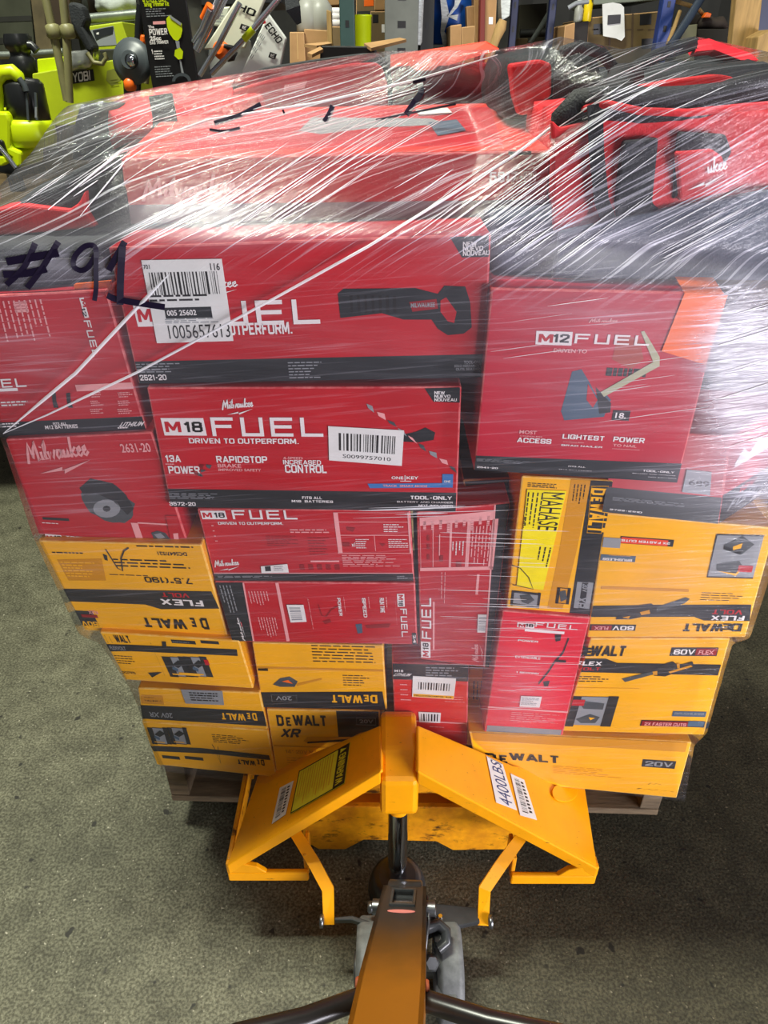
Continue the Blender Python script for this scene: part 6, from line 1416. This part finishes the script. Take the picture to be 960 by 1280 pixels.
mb = MB(); mb.tube([P(u, v, Y=3.05) for u, v in ((608, 84), (620, 48), (626, 34), (629, 25))], [.012, .016, .02, .014], PLANK, 12, .6); mb.build('stick', rt)
slab('pale_bundle', 'pale plastic bundle high beside the navy post', 'bundle', [(625, -20), (640, -20), (637, 20), (627, 26)], 3.45, .1, PLASWRAP)
# --- dark bay and the long carton row
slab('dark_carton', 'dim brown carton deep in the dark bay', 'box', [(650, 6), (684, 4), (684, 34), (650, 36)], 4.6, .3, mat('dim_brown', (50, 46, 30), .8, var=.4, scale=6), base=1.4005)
slab('dark_carton', 'small tan carton low in the dark bay', 'box', [(646, 48), (660, 48), (660, 62), (646, 62)], 4.0, .2, CARDDK)
mb = MB(); mb.tube([P(662, 56, Y=3.9), P(676, 34, Y=4.0), P(690, 10, Y=4.1)], .012, GALV, 8); tag(mb.build('brace'), 'grey diagonal brace inside the dark bay', 'brace')
mb = MB(); mb.tube([P(650, 42, Y=4.2), P(690, 40, Y=4.2)], .018, DARK, 8); tag(mb.build('beam_rail'), 'dark horizontal rail inside the dark bay', 'rail')
def a_row(F, L):
    for x in (762, 790): F.rect(x, 12, x + 1, 60, mat('ink_brown', (70, 52, 28), .7))
    for x, y in ((800, 18), (802, 48), (742, 30)): F.rect(x, y, x + 14, y + 12, INK)
    for i in range(6): F.rect(740 + i * 14, 36, 748 + i * 14, 37, mat('ink_brown', (70, 52, 28), .7))
cart('long dull brown carton row bearing the white sheet', [(735, 22), (824, 14), (824, 72), (735, 66)], 3.6, mat('dull_card', (94, 76, 42), .8, var=.25, scale=8), a_row, .5)
slab('dark_carton', 'black carton under the yellow bottle', 'box', [(718, 28), (736, 26), (736, 56), (718, 56)], 3.55, .2, mat('black_card2', (30, 24, 20), .7))
cart('small tan carton left of the black carton', [(706, 32), (719, 28), (720, 50), (706, 50)], 3.5, CARD)
rt = root('paper_sheet', P(766, 46, Y=3.57), 'white paper sheet with black rectangle taped to the carton row', 'sheet')
mb = MB(); px = [(753, 5), (766, 3), (776, 5), (780, 9), (781, 46), (777, 51), (770, 48), (754, 45)]
mb.prism([P(u, v, Y=3.575) for u, v in px], (0, .004, 0), LABELW); mb.prism([P(u, v, Y=3.572) for u, v in ((760, 19), (776, 18), (775.5, 29), (759.5, 31))], (0, .002, 0), INK); mb.build('sheet', rt)
for u, v, m, lab, h in ((733, 27, YELB, 'yellow bottle standing on the dark carton', .085), (722, 28, BOTTLE, 'grey bottle beside the yellow bottle', .065)):
    mb = MB(); mb.lathe(P(u, v, Y=3.6), (0, 0, 1), [(.016, 0), (.018, .003), (.018, h * .7), (.010, h * .85), (.010, h)], m, 16); o = mb.build('spray_bottle'); tag(o, lab, 'bottle')
    mb = MB(); mb.lathe(P(u, v, Y=3.6) + Vector((0, 0, h + .0005)), (0, 0, 1), [(.011, 0), (.012, .012), (.006, .016)], m if m is YELB else WHT, 12); mb.build('cap', o)
mb = MB(); mb.tube([P(710, 10, Y=3.5), P(720, 4, Y=3.5), P(736, 2, Y=3.5)], .008, GRY, 8); tag(mb.build('pipe_offcut'), 'pale pipe end over the grey bottle', 'pipe')
slab('shelf_sheet', 'greenish grey sheet lying on top of the long carton row', 'sheet', [(742, -2), (824, -8), (824, 0), (742, 6)], 3.58, .4, mat('sheet_grey', (120, 128, 112), .6))
# right bay
mb = MB(); mb.tube([P(838, 58, Y=3.3), P(860, 24, Y=3.35), P(880, -8, Y=3.4)], .016, mat('slate_steel', (48, 58, 72), .4), 10); tag(mb.build('rack_brace'), 'slate diagonal brace beside the blue post', 'brace')
mb = MB(); mb.tube([P(834, 56, Y=3.4), P(842, 36, Y=3.42), P(850, 14, Y=3.45)], .008, PLANK, 8); tag(mb.build('broom_handle'), 'thin wooden handle leaning beside the blue post', 'handle')
mb = MB(); mb.tube([P(846, 2, Y=3.52), P(872, 10, Y=3.6), P(884, 24, Y=3.64)], .008, PLANK, 8); tag(mb.build('dowel'), 'short tan dowel high in the far bay', 'dowel')
slab('grey_crate', 'grey green crate with open lid beyond the slate brace', 'crate', [(856, 32), (872, 30), (872, 60), (846, 60)], 3.5, .3, mat('crate_grey', (120, 118, 92), .6, var=.2, scale=8))
slab('dark_carton', 'dark carton next to the grey green crate', 'box', [(873, 36), (918, 36), (918, 66), (873, 66)], 3.55, .3, mat('dim_black', (36, 32, 26), .8))
mb = MB(); mb.soft(q8([(876, 18), (912, 18), (918, 36), (872, 36)], 3.6, .25), mat('sack', (58, 48, 40), .8, var=.4, scale=10), .5, 8, .02, 3); tag(mb.build('dark_sack'), 'dark sack lying on the dark carton', 'sack')
mb = MB(); mb.prism([P(u, v, Y=3.58) for u, v in ((879, 22), (884, 15), (890, 17), (888, 22))], (0, .03, 0), ORNG, .003); tag(mb.build('orange_tag'), 'small orange piece lying on the dark sack', 'tag')
slab('wooden_plank', 'broad upright plank behind the bright red lid edge', 'plank', [(922, -20), (955, -20), (944, 80), (912, 80)], 2.9, .04, PLANK)
slab('wooden_plank', 'short wooden block beside the broad upright plank', 'plank', [(948, 46), (966, 36), (968, 84), (942, 84)], 2.8, .10, PLANK)
slab('navy_panel', 'navy panel behind the wooden planks', 'panel', [(948, -20), (1000, -20), (1000, 84), (944, 84)], 3.1, .05, NAVY)
